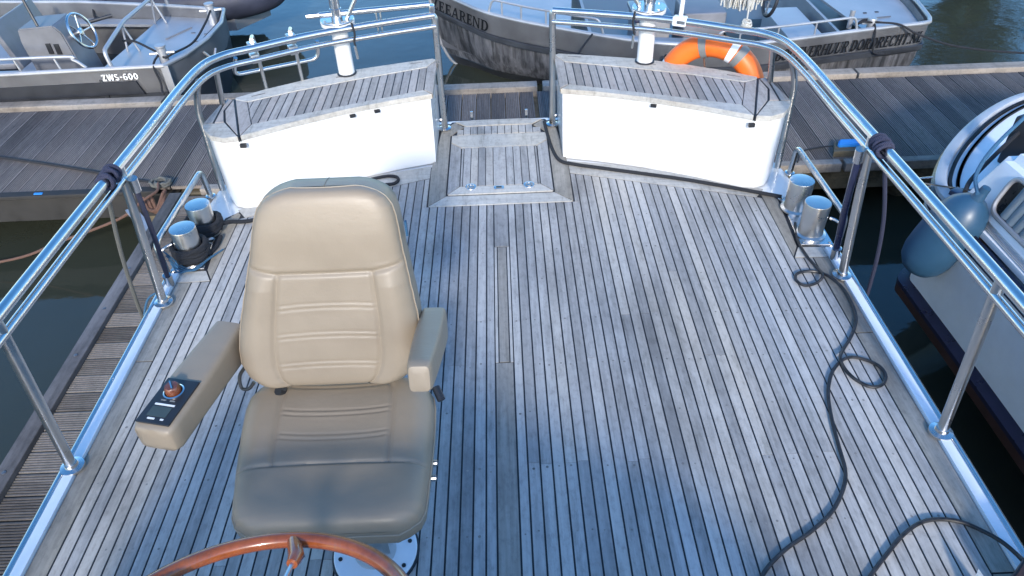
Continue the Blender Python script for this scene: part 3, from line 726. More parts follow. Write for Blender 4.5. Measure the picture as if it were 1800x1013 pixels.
# ------------------------------------------------------------------ helm console with added shade panel (below the frame) and wheel
t = thing('helm_console', 'white helm console carrying the wooden wheel, with an added shade panel', 'console', (0, 0.0, 0))
bm = B(); box(bm, (-.49, .02, .50), (.9, .36, 1.0), bev=.03); obj('body', bm, 'white', t)
bm = B()
prof = [(-1.42, .0), (-1.42, .85), (-1.25, 1.22), (-1.05, 1.345), (-.15, 1.36), (.1, 1.22), (.65, 1.04), (.95, .85), (1.10, .65), (1.14, 0)]  # unseen solid panel added, outline shaped to cast the foreground shade
va = [bm.verts.new((x, -.22, z)) for x, z in prof]; vb = [bm.verts.new((x, -.17, z)) for x, z in prof]
bm.faces.new(va); bm.faces.new(vb[::-1])
for i in range(len(prof)): bm.faces.new((va[i], vb[i], vb[(i + 1) % len(prof)], va[(i + 1) % len(prof)]))
obj('shade_panel', bm, 'white', t)
wc = Vector((-.495, .636, 1.003)); RW = .33
e2 = Vector((-.05, math.cos(R(22)), -math.sin(R(22)))).normalized(); e1 = (Vector((1, 0, 0)) - e2 * e2.x).normalized(); wn = e1.cross(e2).normalized()
t = thing('steering_wheel', 'varnished wooden steering wheel in front of the beige chair', 'steering wheel', tuple(wc))
bm = B(); rim = [wc + (e1 * math.cos(a) + e2 * math.sin(a)) * RW for a in [2 * math.pi * k / 96 for k in range(96)]]
tube(bm, rim, .0185, 16, closed=True); obj('rim', bm, 'mahog', t)
for k in range(6):
    a = R(85) + k * math.pi / 3; dr = e1 * math.cos(a) + e2 * math.sin(a); di = e1 * math.cos(a - R(5)) + e2 * math.sin(a - R(5))
    bm = B(); tube(bm, [wc + dr * (RW - .004), wc + di * (RW - .06), wc + di * (RW - .085)], [.0165, .0185, .013], 12); obj('spoke_handle', bm, 'mahog', t)
    bm = B(); tube(bm, [wc + di * (RW - .08), wc + di * .03 - wn * .03 * (1 if wn.z > 0 else -1)], .0055, 10); obj('spoke', bm, 'steel_b', t)
ws = wn if wn.z > 0 else -wn
bm = B(); lathe(bm, [(0, -.06), (.030, -.05), (.032, -.02), (.026, .005), (0, .010)], wc, ws, 28); obj('hub', bm, 'steel', t)
bm = B(); tube(bm, [wc - ws * .05, wc - ws * .2, Vector((-.49, .20, .78))], .03, 14); obj('shaft', bm, 'steel_b', t)
# brown coaming corner and cloth at the lower right
t = thing('coaming_corner', 'dark brown wooden coaming corner over the right deck edge', 'coaming', (1.7, .9, 0))
bm = B(); prism(bm, [(1.614, 1.160), (1.768, 1.288), (1.80, 1.292), (1.80, .6), (1.61, .6)], .06, .15); bmesh.ops.bevel(bm, geom=list(bm.edges), offset=.006, segments=2, affect='EDGES'); obj('cap', bm, 'browntrim', t)
bm = B(); prism(bm, [(1.635, 1.16), (1.765, 1.262), (1.785, 1.262), (1.785, .62), (1.63, .62)], .017, .06); obj('panel', bm, 'white', t)
bm = B(); rows = []
for i in range(17):
    rows.append([(1.495 + .0094 * j + .003 * math.sin(i * .9 + j), 1.212 - .023 * i - .014 * abs(j - 6) + .004 * math.sin(j * 1.4), .016 + .075 * math.exp(-((j - 6) / 3.0) ** 2) + .010 * math.sin(j * 1.3 + i * .7)) for j in range(14)])
V = grid(bm, rows)
bmesh.ops.solidify(bm, geom=list(bm.faces), thickness=.004)
t = obj('folded_cloth', bm, 'cloth'); tag(t, 'crumpled white cloth beside the brown coaming corner', 'cloth')

# ------------------------------------------------------------------ cables and ropes on the deck
def rope(name, pts, r, mat, label, cat='rope', n=8, seg=8):
    bm = B(); tube(bm, crom(pts, seg), r, n); return tag(obj(name, bm, mat), label, cat)
HOSE = [(1.648, 3.327, 0.02), (1.614, 3.178, 0.012), (1.615, 3.034, 0.012), (1.632, 2.945, 0.012), (1.629, 2.847, 0.03), (1.592, 2.812, 0.012), (1.525, 2.794, 0.012), (1.496, 2.836, 0.012), (1.513, 2.886, 0.012), (1.572, 2.906, 0.012), (1.632, 2.893, 0.012), (1.673, 2.834, 0.02), (1.706, 2.747, 0.012), (1.702, 2.618, 0.012), (1.676, 2.517, 0.012), (1.613, 2.415, 0.012), (1.545, 2.332, 0.012), (1.501, 2.262, 0.03), (1.509, 2.209, 0.012), (1.532, 2.146, 0.012), (1.577, 2.104, 0.012), (1.629, 2.111, 0.012), (1.667, 2.159, 0.012), (1.667, 2.214, 0.012), (1.627, 2.259, 0.012), (1.568, 2.284, 0.012), (1.514, 2.265, 0.012), (1.452, 2.205, 0.012), (1.403, 2.12, 0.012), (1.372, 2.034, 0.012), (1.345, 1.912, 0.012), (1.325, 1.782, 0.012), (1.309, 1.68, 0.012), (1.27, 1.599, 0.012), (1.192, 1.504, 0.012), (1.088, 1.427, 0.012), (0.987, 1.369, 0.012), (0.901, 1.303, 0.012), (0.838, 1.233, 0.012), (0.75, 1.12, 0.012)]
CABLE2 = [(1.081, 1.106, 0.012), (1.232, 1.251, 0.012), (1.318, 1.326, 0.012), (1.411, 1.401, 0.012), (1.497, 1.447, 0.012), (1.572, 1.456, 0.012), (1.638, 1.441, 0.013), (1.684, 1.406, 0.018), (1.721, 1.354, 0.032), (1.741, 1.293, 0.045), (1.738, 1.224, 0.07)]
GATE = [(0.32, 4.644, 0.03), (0.331, 4.499, 0.014), (0.351, 4.284, 0.014), (0.389, 4.132, 0.014), (0.479, 4.074, 0.014), (0.654, 4.011, 0.014), (0.858, 3.939, 0.014), (1.124, 3.844, 0.014), (1.345, 3.749, 0.014), (1.528, 3.665, 0.014), (1.659, 3.605, 0.014)]
LOOP = [(-0.989, 3.908, 0.012), (-0.822, 3.99, 0.012), (-0.717, 4.023, 0.012), (-0.658, 4.011, 0.012), (-0.64, 3.969, 0.012), (-0.665, 3.93, 0.012), (-0.734, 3.915, 0.012), (-0.841, 3.864, 0.012)]

rope('deck_cable', HOSE, .0077, 'hose', 'black cable looping down the right side of the deck', 'cable')
rope('deck_cable', CABLE2, .0077, 'hose', 'black cable curving from the brown coaming corner', 'cable')
rope('gate_rope', GATE, .0115, 'rope_k', 'black rope from the boarding step along the right locker foot')
rope('rope_loop', LOOP, .0105, 'rope_k', 'short black rope loop at the left locker foot')
# edge seal of the lockers is rope-dark in the photograph: ropes tied to the rails
def lashing(s, label, mat):
    pts = []
    c0 = Vector((s * 1.677, 2.775, .80))
    for i in range(7 * 16 + 1):
        a = i / 16 * 2 * math.pi; f = i / 112
        rx = .033 + .006 * math.sin(i * .37); rz = .030 + .006 * math.cos(i * .29)
        pts.append((c0.x + rx * math.cos(a), c0.y - .04 + .085 * (.5 + .5 * math.sin(f * 9.0)) , c0.z + rz * math.sin(a)))
    bm = B(); tube(bm, pts, .0085, 8)
    return tag(obj('rail_lashing', bm, mat), label, 'rope')
lashing(-1, 'dark braided rope knotted round the left rail', 'rope_n')
lashing(1, 'navy rope knotted round the right rail', 'rope_n')
for s, mt, lab in ((-1, 'rope_n', 'braided dark line with steel end fittings beside the left stanchion'), (1, 'navy', 'dark padded line with steel end fittings beside the right stanchion')):
    t = thing('fitted_line', lab, 'line', (s * 1.75, 2.95, 0), 'fitted lines beside the stanchions')
    a = Vector((s * 1.645, 2.88, .69)); b_ = Vector((s * 1.745, 3.00, .06))
    bm = B(); tube(bm, crom([a, a.lerp(b_, .5) + Vector((0, .01, 0)), b_], 8), .0125 if s < 0 else .017, 10); obj('line', bm, mt, t)
    for p, q in ((a, b_), (b_, a)):
        dd = (p - q).normalized(); bm = B(); tube(bm, [p - dd * .025, p + dd * .05], .022, 14); obj('ferrule', bm, 'steel', t)
    bm = B(); tube(bm, [a + Vector((0, 0, .03)), Vector((s * 1.676, 2.86, .745))], .009, 8); obj('shackle', bm, 'steel_b', t)
rope('hanging_line', [(-1.70, 2.75, .74), (-1.82, 2.84, .35), (-1.93, 2.95, -.05), (-2.0, 3.04, -.3), (-2.04, 3.06, -.47)], .010, 'rope_g', 'grey line hanging from the left rail to the finger dock')
rope('hanging_line', [(1.70, 2.76, .74), (1.86, 2.86, .3), (1.95, 2.93, -.2), (1.985, 2.96, -1.03)], .010, 'rope_n', 'dark line hanging from the right rail to the water')
rope('blue_dock_line', [(-1.80, 2.97, 0.0), (-1.86, 2.92, -.03), (-1.90, 2.80, -.2), (-1.96, 2.6, -.46), (-2.0, 2.45, -.486)], .006, 'rope_b', 'thin blue line over the left deck edge onto the finger dock')

# ------------------------------------------------------------------ lifebuoy
lc = Vector((1.375, 4.43, .33)); ta = Vector((.885, -.44, 0)).normalized(); tb_ = Vector((.02, .03, 1)).normalized(); RM, rm = .278, .070
lt = thing('lifebuoy', 'orange lifebuoy with white bands hung outside the right rail', 'lifebuoy', tuple(lc))
def ringpt(a, r=RM): return lc + (ta * math.cos(a) + tb_ * math.sin(a)) * r
bm = B(); tube(bm, [ringpt(2 * math.pi * k / 72) for k in range(72)], rm, 24, closed=True); obj('ring', bm, 'orange', lt)
for k, (a0, mt_) in enumerate(((R(157), 'tape'), (R(67), 'tape'), (R(-23), 'tape'), (R(247), 'tape'))):
    bm = B(); tube(bm, [ringpt(a0 + R(8) * (j / 5 - .5)) for j in range(6)], rm + .0018, 24, caps=False); obj('reflective_band', bm, mt_, lt)
for a0 in (R(104), R(57)):
    bm = B(); tube(bm, [ringpt(a0 + R(9) * (j / 4 - .5)) for j in range(5)], rm + .004, 20, caps=False); obj('strap', bm, 'greytape', lt)
bm = B(); tube(bm, crom([ringpt(R(108), RM - .07) + Vector((0, -.02, 0)), ringpt(R(110), RM - .17) + Vector((0, -.03, -.06)), ringpt(R(115), .1) + Vector((0, -.03, -.2))], 6), .006, 8); obj('grab_line', bm, 'rope_o', lt)
bm = B(); tube(bm, crom([ringpt(R(10), RM + .02) + Vector((.0, -.068, 0)), ringpt(R(2), RM + .03) + Vector((.0, -.075, .0)), ringpt(R(-8), RM + .02) + Vector((0, -.07, 0))], 5), .007, 8); obj('grab_line', bm, 'rope_o', lt)
# rail clamp with a white staff
t = thing('white_staff', 'white staff clamped to the right rail beside the lifebuoy', 'staff', (1.12, 4.36, .8))
bm = B(); box(bm, (1.12, 4.362, .80), (.085, .052, .056), -R(27), bev=.012); obj('clamp', bm, 'white2', t)
bm = B(); tube(bm, [(1.125, 4.375, .83), (1.14, 4.39, 1.3)], .0135, 12); obj('pole', bm, 'white', t)
bm = B(); box(bm, (1.12, 4.334, .80), (.05, .006, .02), -R(27)); obj('clamp_plate', bm, 'steel_b', t, smooth=False)
# small lines and shackles by the white posts
for x, lab in ((-.86, 'dark toggle line tied to the rail beside the left white post'), (.86, 'dark toggle line tied to the rail beside the right white post')):
    s = 1 if x > 0 else -1
    t = thing('rail_toggle', lab, 'toggle', (x, 4.45, .6), 'toggles by the white posts')
    bm = B(); tube(bm, crom([(x, 4.44, .84), (x - .01 * s, 4.435, .78), (x, 4.43, .72), (x + .004, 4.43, .70)], 4), .0065, 8); obj('cord', bm, 'rope_k', t)
    bm = B(); tube(bm, [(x, 4.43, .70), (x - s * .006, 4.425, .62)], .008, 8); obj('pin', bm, 'steel', t)
# mop head
mt = thing('string_mop', 'white string mop hanging above the right rail', 'mop', (1.45, 4.30, .8))
bm = B()
for k in range(90):
    a = random.uniform(0, 2 * math.pi); rr = random.uniform(.02, .13)
    x0 = 1.45 + .5 * rr * math.cos(a); y0 = 4.30 + .35 * rr * math.sin(a); x1 = 1.45 + rr * math.cos(a); y1 = 4.30 + .55 * rr * math.sin(a)
    zb = .875 + random.uniform(0, .035) + abs(x1 - 1.45) * .12
    tube(bm, [(x0, y0, 1.10), (x0 * .5 + x1 * .5, y0, 1.02), (x1, y1, .95), (x1 + random.uniform(-.008, .008), y1, zb)], .0048, 5)
obj('strands', bm, 'rope_w', mt, kind='stuff')
bm = B(); lathe(bm, [(0, 1.09), (.06, 1.09), (.06, 1.14), (.02, 1.16), (.014, 1.6), (0, 1.6)], (1.45, 4.30, 0), n=20); obj('handle', bm, 'white2', mt)
bm = B(); tube(bm, [(1.468, 4.21, 1.08), (1.470, 4.205, .95), (1.47, 4.20, .855)], .005, 8); cp = obj('cord', bm, 'rope_w', mt)
pts = [(1.47 + (.022 + .006 * math.sin(i * .9)) * math.cos(i * .7), 4.192 + (.026 + .005 * math.cos(i * 1.3)) * math.sin(i * .7), .825 + .022 * math.sin(i * .43)) for i in range(60)]
bm = B(); tube(bm, pts, .006, 7); obj('knot', bm, 'rope_w', cp)

# ------------------------------------------------------------------ docks
ZD = -0.5
def ribbed(name, length, width, axis, ribs=8, t=.028):
    """one deck board with milled ribs, centred, top at z=0"""
    bm = B(); prof = [(-width / 2, -t), (-width / 2, -.002)]
    p = width / ribs
    for k in range(ribs):
        x = -width / 2 + k * p
        prof += [(x + p * .10, 0.0), (x + p * .62, 0.0), (x + p * .70, -.007), (x + p * .98, -.007)]
    prof[-2:] = [(width / 2, -.002)]
    prof += [(width / 2, -t)]
    a = [bm.verts.new((x, -length / 2, z) if axis == 'Y' else (-length / 2, x, z)) for x, z in prof]
    b = [bm.verts.new((x, length / 2, z) if axis == 'Y' else (length / 2, x, z)) for x, z in prof]
    n = len(prof)
    for i in range(n): bm.faces.new((a[i], a[(i + 1) % n], b[(i + 1) % n], b[i]))
    bm.faces.new(a); bm.faces.new(b[::-1]); bmesh.ops.recalc_face_normals(bm, faces=bm.faces)
    me = bpy.data.meshes.new(name); bm.to_mesh(me); bm.free(); return me
dock = thing('floating_dock', 'weathered timber dock crossing behind the stern', 'dock', (0, 5.6, ZD))
me = ribbed('board', 1.42, .1215, 'Y'); me.materials.append(MT['dock'])
x = -5.6; k = 0
while x < 5.8:
    gap = .0
    if -.02 < x - .33 < .11: x += .03      # joint between two pontoons
    o = link('board', me, None, dock, smooth=False, loc=(x, 5.575, ZD + random.uniform(-.0015, .0015))); o.rotation_euler.z = random.uniform(-.002, .002)
    x += .130
for a, b_ in ((-6.2, -3.1), (-3.09, .36), (.40, 3.3), (3.31, 6.2)):
    bm = B(); box(bm, ((a + b_) / 2, 6.375, ZD - .02), (b_ - a - .012, .125, .11), bev=.006); obj('kerb_beam', bm, 'beam_x', dock, ang=30)
for a, b_, mt_, th in ((-6.2, -2.62, 'shade_timber', .03), (-2.30, 1.2, 'beam_x', .075), (1.21, 2.6, 'beam_x', .075), (2.62, 6.2, 'beam_x', .075)):
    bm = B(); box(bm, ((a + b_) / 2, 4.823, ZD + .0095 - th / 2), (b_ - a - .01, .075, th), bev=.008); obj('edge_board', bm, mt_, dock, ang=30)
for a, b_, mt_ in ((-6.2, -2.5, 'shade_timber'), (-2.49, 6.2, 'old_beam')):  # left length is coloured black for its shade
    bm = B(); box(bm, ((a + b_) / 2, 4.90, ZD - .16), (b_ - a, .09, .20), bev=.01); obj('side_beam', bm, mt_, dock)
bm = B(); box(bm, (0, 6.40, ZD - .18), (12.4, .08, .22), bev=.01); obj('side_beam', bm, 'old_beam', dock)
bm = B(); box(bm, (0, 5.6, ZD - .075), (12.4, 1.30, .08)); obj('underframe', bm, 'old_beam', dock)
for x in (-5.2, -2.9, 2.45, 3.3, 5.0):
    bm = B(); tube(bm, [(x, 5.15, ZD - .1), (x, 5.15, -2.0)], .075, 12); obj('float_leg', bm, 'old_beam', dock)
finger = thing('finger_dock', 'narrow slatted finger dock along the left of the yacht', 'dock', (-2.15, 2.4, ZD))
me2 = ribbed('board', .74, .123, 'X'); me2.materials.append(MT['dock_x'])
y = -.35
while y < 4.74:
    o = link('board', me2, None, finger, smooth=False, loc=(-2.03, y, ZD + random.uniform(-.002, .002))); o.rotation_euler.z = random.uniform(-.004, .004); y += .1315
for a, b_ in ((-1.0, 1.95), (1.955, 4.72)):
    bm = B(); box(bm, (-2.447, (a + b_) / 2, ZD + .004), (.088, b_ - a - .006, .055), bev=.006); obj('edge_beam', bm, 'beam_y', finger, ang=30)
bm = B(); box(bm, (-2.44, 1.9, ZD - .11), (.07, 5.5, .16), bev=.01); obj('side_beam', bm, 'old_beam', finger)
bm = B(); box(bm, (-2.03, 1.9, ZD - .08), (.7, 5.5, .06)); obj('underframe', bm, 'old_beam', finger)
bm = B(); box(bm, (-1.66, 1.9, ZD - .06), (.05, 5.5, .14), bev=.006); obj('side_beam', bm, 'old_beam', finger)
y = -.2
while y < 4.6:
    bm = B(); lathe(bm, [(.011, .0315), (.011, .034), (.005, .036), (0, .036)], (-2.447, y, ZD), n=10); obj('bolt', bm, 'alu_d', finger); y += .40
# corner brace, pads and lines on the docks
bm = B(); box(bm, (-2.62, 4.43, ZD - .02), (.07, .42, .02), R(40)); tag(obj('steel_brace', bm, 'alu', smooth=False), 'galvanised brace plate at the corner of the finger dock', 'bracket')
t = thing('dock_bumper', 'bright blue bumper pad on the dock edge right of the lockers', 'bumper', (2.70, 4.93, ZD))
bm = B(); prism(bm, [(2.60, 4.95), (2.83, 4.945), (2.79, 5.03), (2.64, 5.03)], ZD + .05, ZD + .085); bmesh.ops.bevel(bm, geom=list(bm.edges), offset=.01, segments=2, affect='EDGES'); obj('pad', bm, 'bluepad', t)
bm = B(); prism(bm, [(2.56, 4.90), (2.86, 4.90), (2.82, 5.05), (2.62, 5.05)], ZD, ZD + .05); obj('block', bm, 'old_beam', t)
bm = B(); box(bm, (-3.53, 4.815, ZD + .010), (.065, .022, .012), bev=.004); tag(obj('edge_pad', bm, 'bluepad'), 'small blue scrap on the left dock edge', 'pad')
rope('dock_line', [(-6.2, 5.95, ZD + .06), (-4.12, 5.40, ZD + .02), (-3.26, 5.12, ZD + .016), (-2.9, 4.98, ZD + .016), (-2.66, 4.88, ZD + .03)], .011, 'rope_k', 'black mooring line lying across the left dock')
pts = [(-2.60 + .06 * math.cos(i * .55) + .02 * math.sin(i * .21), 4.86 + .05 * math.sin(i * .55), ZD + .03 + .028 * (i % 9) / 9) for i in range(60)]
rope('rope_bundle', pts, .010, 'rope_g', 'tangled grey rope on the corner of the finger dock', seg=3)
rope('orange_line', [(-5.2, 4.45, -.98), (-3.87, 4.52, -.90), (-3.34, 4.53, -.74), (-2.85, 4.56, -.58), (-2.66, 4.62, -.47), (-2.58, 4.72, -.45), (-2.60, 4.82, -.44)], .0105, 'rope_o', 'faded orange mooring line over the dark water at left')
bm = B()
for k in range(3): tube(bm, crom([(-2.70 + .03 * k, 4.72, -.50), (-2.66 + .03 * k, 4.66, -.57 - .02 * k), (-2.58 + .02 * k, 4.63, -.55), (-2.54, 4.72 + .02 * k, -.47)], 6), .0135, 8)
tag(obj('orange_knot', bm, 'rope_o'), 'frayed orange rope wrapped at the finger dock corner', 'rope')
rope('thin_line', [(2.25, 4.80, ZD + .03), (2.35, 4.98, ZD + .015), (2.52, 5.04, ZD + .012), (2.60, 5.02, ZD + .03)], .006, 'rope_k', 'thin dark line beside the blue bumper pad')

# ------------------------------------------------------------------ lettering (stroke built slab serif)
def arc(cx, cy, rx, ry, a0, a1, w, n=14):
    q = []
    for i in range(n):
        t0, t1 = R(a0 + (a1 - a0) * i / n), R(a0 + (a1 - a0) * (i + 1) / n)
        f = lambda t, k: (cx + (rx - k * w * (.55 + .45 * abs(math.cos(t)))) * math.cos(t), cy + (ry - k * w * (.55 + .45 * abs(math.cos(t)))) * math.sin(t))
        q.append([f(t0, 0), f(t1, 0), f(t1, 1), f(t0, 1)])
    return q
def rect(x0, y0, x1, y1): return [[(x0, y0), (x1, y0), (x1, y1), (x0, y1)]]
def stem(x, w=.235, y0=0, y1=1, sf=.08, ser=(1, 1)):
    o = rect(x, y0, x + w, y1)
    if ser[0]: o += rect(x - sf, y0, x + w + sf, y0 + .08)
    if ser[1]: o += rect(x - sf, y1 - .08, x + w + sf, y1)
    return o
def diag(x0, y0, x1, y1, w): return [[(x0, y0), (x0 + w, y0), (x1 + w, y1), (x1, y1)]]
T_ = .11
GL = {
 'E': (.72, stem(.08) + rect(.2, 0, .68, T_) + rect(.2, 1 - T_, .66, 1) + rect(.2, .45, .52, .45 + T_) + rect(.58, 0, .68, .26) + rect(.56, .76, .66, 1) + rect(.46, .36, .53, .64)),
 'L': (.70, stem(.08) + rect(.2, 0, .66, T_) + rect(.56, 0, .66, .3)),
 'T': (.78, stem(.28, ser=(1, 0)) + rect(.02, 1 - T_, .74, 1) + rect(.02, .72, .12, 1) + rect(.64, .72, .74, 1)),
 'H': (.94, stem(.08) + stem(.62) + rect(.2, .45, .7, .45 + T_)),
 'N': (.94, stem(.08, .13) + stem(.70, .13, ser=(0, 1)) + diag(.66, 0, .06, 1, .2)),
 'D': (.88, stem(.08) + rect(.2, 0, .45, T_) + rect(.2, 1 - T_, .45, 1) + arc(.42, .5, .42, .5, -90, 90, .22)),
 'B': (.82, stem(.08) + rect(.2, 0, .5, T_) + rect(.2, 1 - T_, .46, 1) + rect(.2, .46, .48, .46 + T_) + arc(.46, .755, .28, .245, -90, 90, .19) + arc(.48, .26, .32, .26, -90, 90, .2)),
 'R': (.88, stem(.08) + rect(.2, 1 - T_, .46, 1) + rect(.2, .42, .48, .42 + T_) + arc(.46, .725, .30, .275, -90, 90, .2) + diag(.64, 0, .38, .45, .2) + rect(.62, 0, .9, .08)),
 'O': (.90, arc(.45, .5, .43, .51, 0, 360, .22, 24)),
 'C': (.84, arc(.45, .5, .43, .51, 42, 318, .22, 20) + rect(.68, .7, .77, .98)),
 'U': (.90, stem(.06, ser=(0, 1)) + stem(.66, .13, y0=.3, ser=(0, 1)) + rect(.06, .3, .26, .5) + arc(.425, .36, .365, .37, 180, 360, .19)),
 'V': (.88, diag(.38, 0, .04, 1, .2) + diag(.40, 0, .72, 1, .11) + rect(-.02, .92, .32, 1) + rect(.62, .92, .92, 1)),
 'A': (.90, diag(.04, 0, .38, 1, .11) + diag(.62, 0, .36, 1, .2) + rect(.2, .28, .64, .28 + T_) + rect(-.04, 0, .24, .08) + rect(.56, 0, .9, .08)),
 'Z': (.76, rect(.04, 0, .70, T_) + rect(.04, 1 - T_, .70, 1) + diag(.04, 0, .46, 1, .22) + rect(.61, 0, .7, .28) + rect(.04, .74, .13, 1)),
 '.': (.34, rect(.08, 0, .26, .17)),
 ' ': (.25, []),
 # plain sans digits and letters for the registration
 'z': (.72, rect(.04, 0, .66, .2) + rect(.04, .8, .66, 1) + diag(.04, .1, .40, .9, .26)),
 'w': (1.1, diag(.20, 0, .02, 1, .2) + diag(.24, 0, .46, 1, .18) + diag(.70, 0, .46, 1, .2) + diag(.72, 0, .88, 1, .2)),
 's': (.74, arc(.36, .74, .32, .27, 30, 270, .2) + arc(.36, .27, .33, .28, -150, 90, .2)),
 '-': (.5, rect(.06, .36, .42, .55)),
 '6': (.74, arc(.36, .3, .33, .31, 0, 360, .2, 20) + arc(.42, .42, .39, .59, 60, 190, .21)),
 '0': (.76, arc(.37, .5, .34, .51, 0, 360, .22, 24)),
}
def lettering(text, fpos, h, shear, name, mat, par, track=.04, xs=1.0):
    """fpos(u) -> (point, up) on the surface for metres along the line"""
    bm = B(); u = 0.0; lay = 0
    for ch in text:
        wd, quads = GL[ch]
        for qi, q in enumerate(quads):
            vs = []
            for (x, y) in q:
                p, upv = fpos(u + (x * xs + shear * y) * h); vs.append(bm.verts.new(p + upv * (y * h) + Vector((0, -.00008 * (qi % 12), 0))))
            try: bm.faces.new(vs)
            except ValueError: pass
        u += (wd + track) * h * xs
    return obj(name, bm, mat, par, smooth=False)
def polyf(pts):
    P = [Vector(p) for p in pts]; L = [0.0]
    for a, b in zip(P, P[1:]): L.append(L[-1] + (b - a).length)
    def f(u):
        for i in range(len(P) - 1):
            if u <= L[i + 1] or i == len(P) - 2: return P[i].lerp(P[i + 1], (u - L[i]) / (L[i + 1] - L[i]))
    return f, L[-1]

# ------------------------------------------------------------------ aluminium rental sloop behind the dock
sl_ = thing('aluminium_sloop', 'aluminium open sloop with black hull lettering behind the right dock', 'boat', (2.0, 8.0, -1.0))
NG = [(-.76, 8.17, -.12), (-.586, 8.015, -.15), (-.432, 7.889, -.18), (-.131, 7.593, -.215), (.157, 7.431, -.245), (.494, 7.271, -.27), (1.242, 6.909, -.30), (1.758, 6.738, -.305), (2.283, 6.683, -.305), (2.842, 6.753, -.30), (3.431, 6.879, -.30), (4.146, 7.03, -.30), (4.28, 7.12, -.30), (4.34, 7.36, -.30), (4.40, 7.75, -.30), (4.42, 8.3, -.30), (4.36, 9.1, -.30)]
NG = [tuple(p) for p in crom(NG, 3)]
CY = 8.35
def inward(p, d, z):
    v = Vector((2.0 - p[0], CY - p[1], 0)); v = Vector((v.x * .25, v.y, 0)) if p[0] < 3.9 else Vector((v.x, v.y * .2, 0))
    v.normalize(); return (p[0] + v.x * d, p[1] + v.y * d, z)
STEM = [(-.758, 8.167, -.12), (-.70, 8.155, -.30), (-.672, 8.155, -.5), (-.64, 8.18, -.72), (-.54, 8.195, -.95), (-.40, 8.20, -1.06), (-.2, 8.2, -1.3)]
def stem_at(z):
    for (a, b) in zip(STEM, STEM[1:]):
        if z >= b[2]:
            t = (a[2] - z) / (a[2] - b[2]); return Vector(a).lerp(Vector(b), max(0, t))
    return Vector(STEM[-1])
def warp(row):
    """pull the forward end of a hull row onto the stem"""
    q0 = Vector(row[0]); dl = stem_at(q0.z) - q0; out = []
    for p in row:
        k = max(0, (.7 - p[0]) / (.7 - q0.x)) if p[1] < 8.5 else 0; out.append((p[0] + dl.x * k * k, p[1] + dl.y * k * k, p[2]))
    return out
def hullpart(name, mat, prof):
    bm = B(); rows = [[inward(p, d, (p[2] if zr is None else p[2] * zr[0] + zr[1])) for p in NG] for d, zr in prof]
    if name != 'inner_side': rows = [warp(r_) for r_ in rows]
    grid(bm, rows); bmesh.ops.solidify(bm, geom=list(bm.faces), thickness=.004); return obj(name, bm, mat, sl_, ang=40)
hullpart('upper_strake', 'alu', [(0.0, (1.0, -.012)), (.006, (1.0, -.10)), (.02, (1.0, -.215))])
hullpart('rub_strake', 'alu_d', [(.012, (1.0, -.216)), (-.012, (1.0, -.225)), (-.012, (1.0, -.275)), (.022, (1.0, -.29))])
hullpart('lower_hull', 'weather', [(.026, (1.0, -.29)), (.035, (.8, -.45)), (.06, (.4, -.66)), (.12, (.1, -.86))])
hullpart('bottom', 'alu_d', [(.12, (.1, -.862)), (.20, (0, -.98)), (.5, (0, -1.25))])
hullpart('inner_side', 'alu', [(.05, (1.0, -.01)), (.07, (1.0, -.2)), (.10, (0, -.78))])
bm = B(); tube(bm, [(p[0], p[1] + .02 if p[0] < 4 else p[1], p[2]) for p in NG], .021, 10); obj('gunwale', bm, 'alu_l', sl_)
bm = B(); tube(bm, crom([(p[0] - .012, p[1], p[2]) for p in STEM[:6]], 4), .016, 8); obj('stem_bar', bm, 'alu_l', sl_)
fl = [inward(p, .12, 0) for p in NG]
bm = B(); prism(bm, [(p[0], p[1]) for p in fl if p[0] > -.2] + [(4.2, 9.6), (0.1, 9.6)], -.82, -.78); obj('floor', bm, 'alu_d', sl_, smooth=False)
inn = [inward(p, .06, 0) for p in NG]
bm = B(); prism(bm, [(p[0], p[1]) for p in inn if p[0] < .95] + [(.95, 9.4), (-1.0, 9.4)], -.36, -.34); obj('fore_deck', bm, 'alu_l', sl_, smooth=False)
sd_ = [(p[0], p[1]) for p in inn if p[0] > 3.42]
bm = B(); prism(bm, sd_ + [(4.2, 9.4), (3.42, 9.4)], -.40, -.375); sdk = obj('stern_deck', bm, 'alu_l', sl_, smooth=False)
bm = B(); box(bm, (3.40, 8.2, -.58), (.03, 2.4, .4)); obj('bulkhead', bm, 'alu', sl_, smooth=False)
bm = B(); box(bm, (.94, 8.3, -.56), (.03, 2.4, .42)); obj('bulkhead', bm, 'alu', sl_, smooth=False)
bm = B(); prism(bm, [(1.0, 7.15), (1.55, 6.98), (2.3, 6.86), (2.35, 7.12), (1.6, 7.25), (1.02, 7.42)], -.44, -.415); obj('side_bench', bm, 'alu', sl_, smooth=False)
for x in (3.73, 3.86, 3.99):
    bm = B(); box(bm, (x - .02, 7.56 + (x - 3.73) * .12, -.372), (.035, .022, .006)); obj('hatch_hinge', bm, 'rubber', sdk, smooth=False)
bm = B(); tube(bm, [(3.50, 7.42, -.368), (3.72, 7.40, -.368), (4.05, 7.44, -.368)], .006, 6); obj('hatch_rod', bm, 'alu_d', sdk)
for (x, y) in ((3.66, 6.97),):
    bm = B(); lathe(bm, [(.0, -.37), (.042, -.37), (.038, -.30), (.045, -.235), (.04, -.225), (0, -.225)], (x, y + .06, 0), n=20); bo = obj('bollard', bm, 'alu_l', sl_)
    bm = B(); tube(bm, [(x - .10, y + .055, -.27), (x + .10, y + .065, -.27)], .014, 8); obj('cross_pin', bm, 'alu_l', bo)
bm = B(); tube(bm, [(3.53, 7.2, -.38), (3.53, 7.2, -.20)], .025, 12); obj('pipe_post', bm, 'alu_l', sl_)
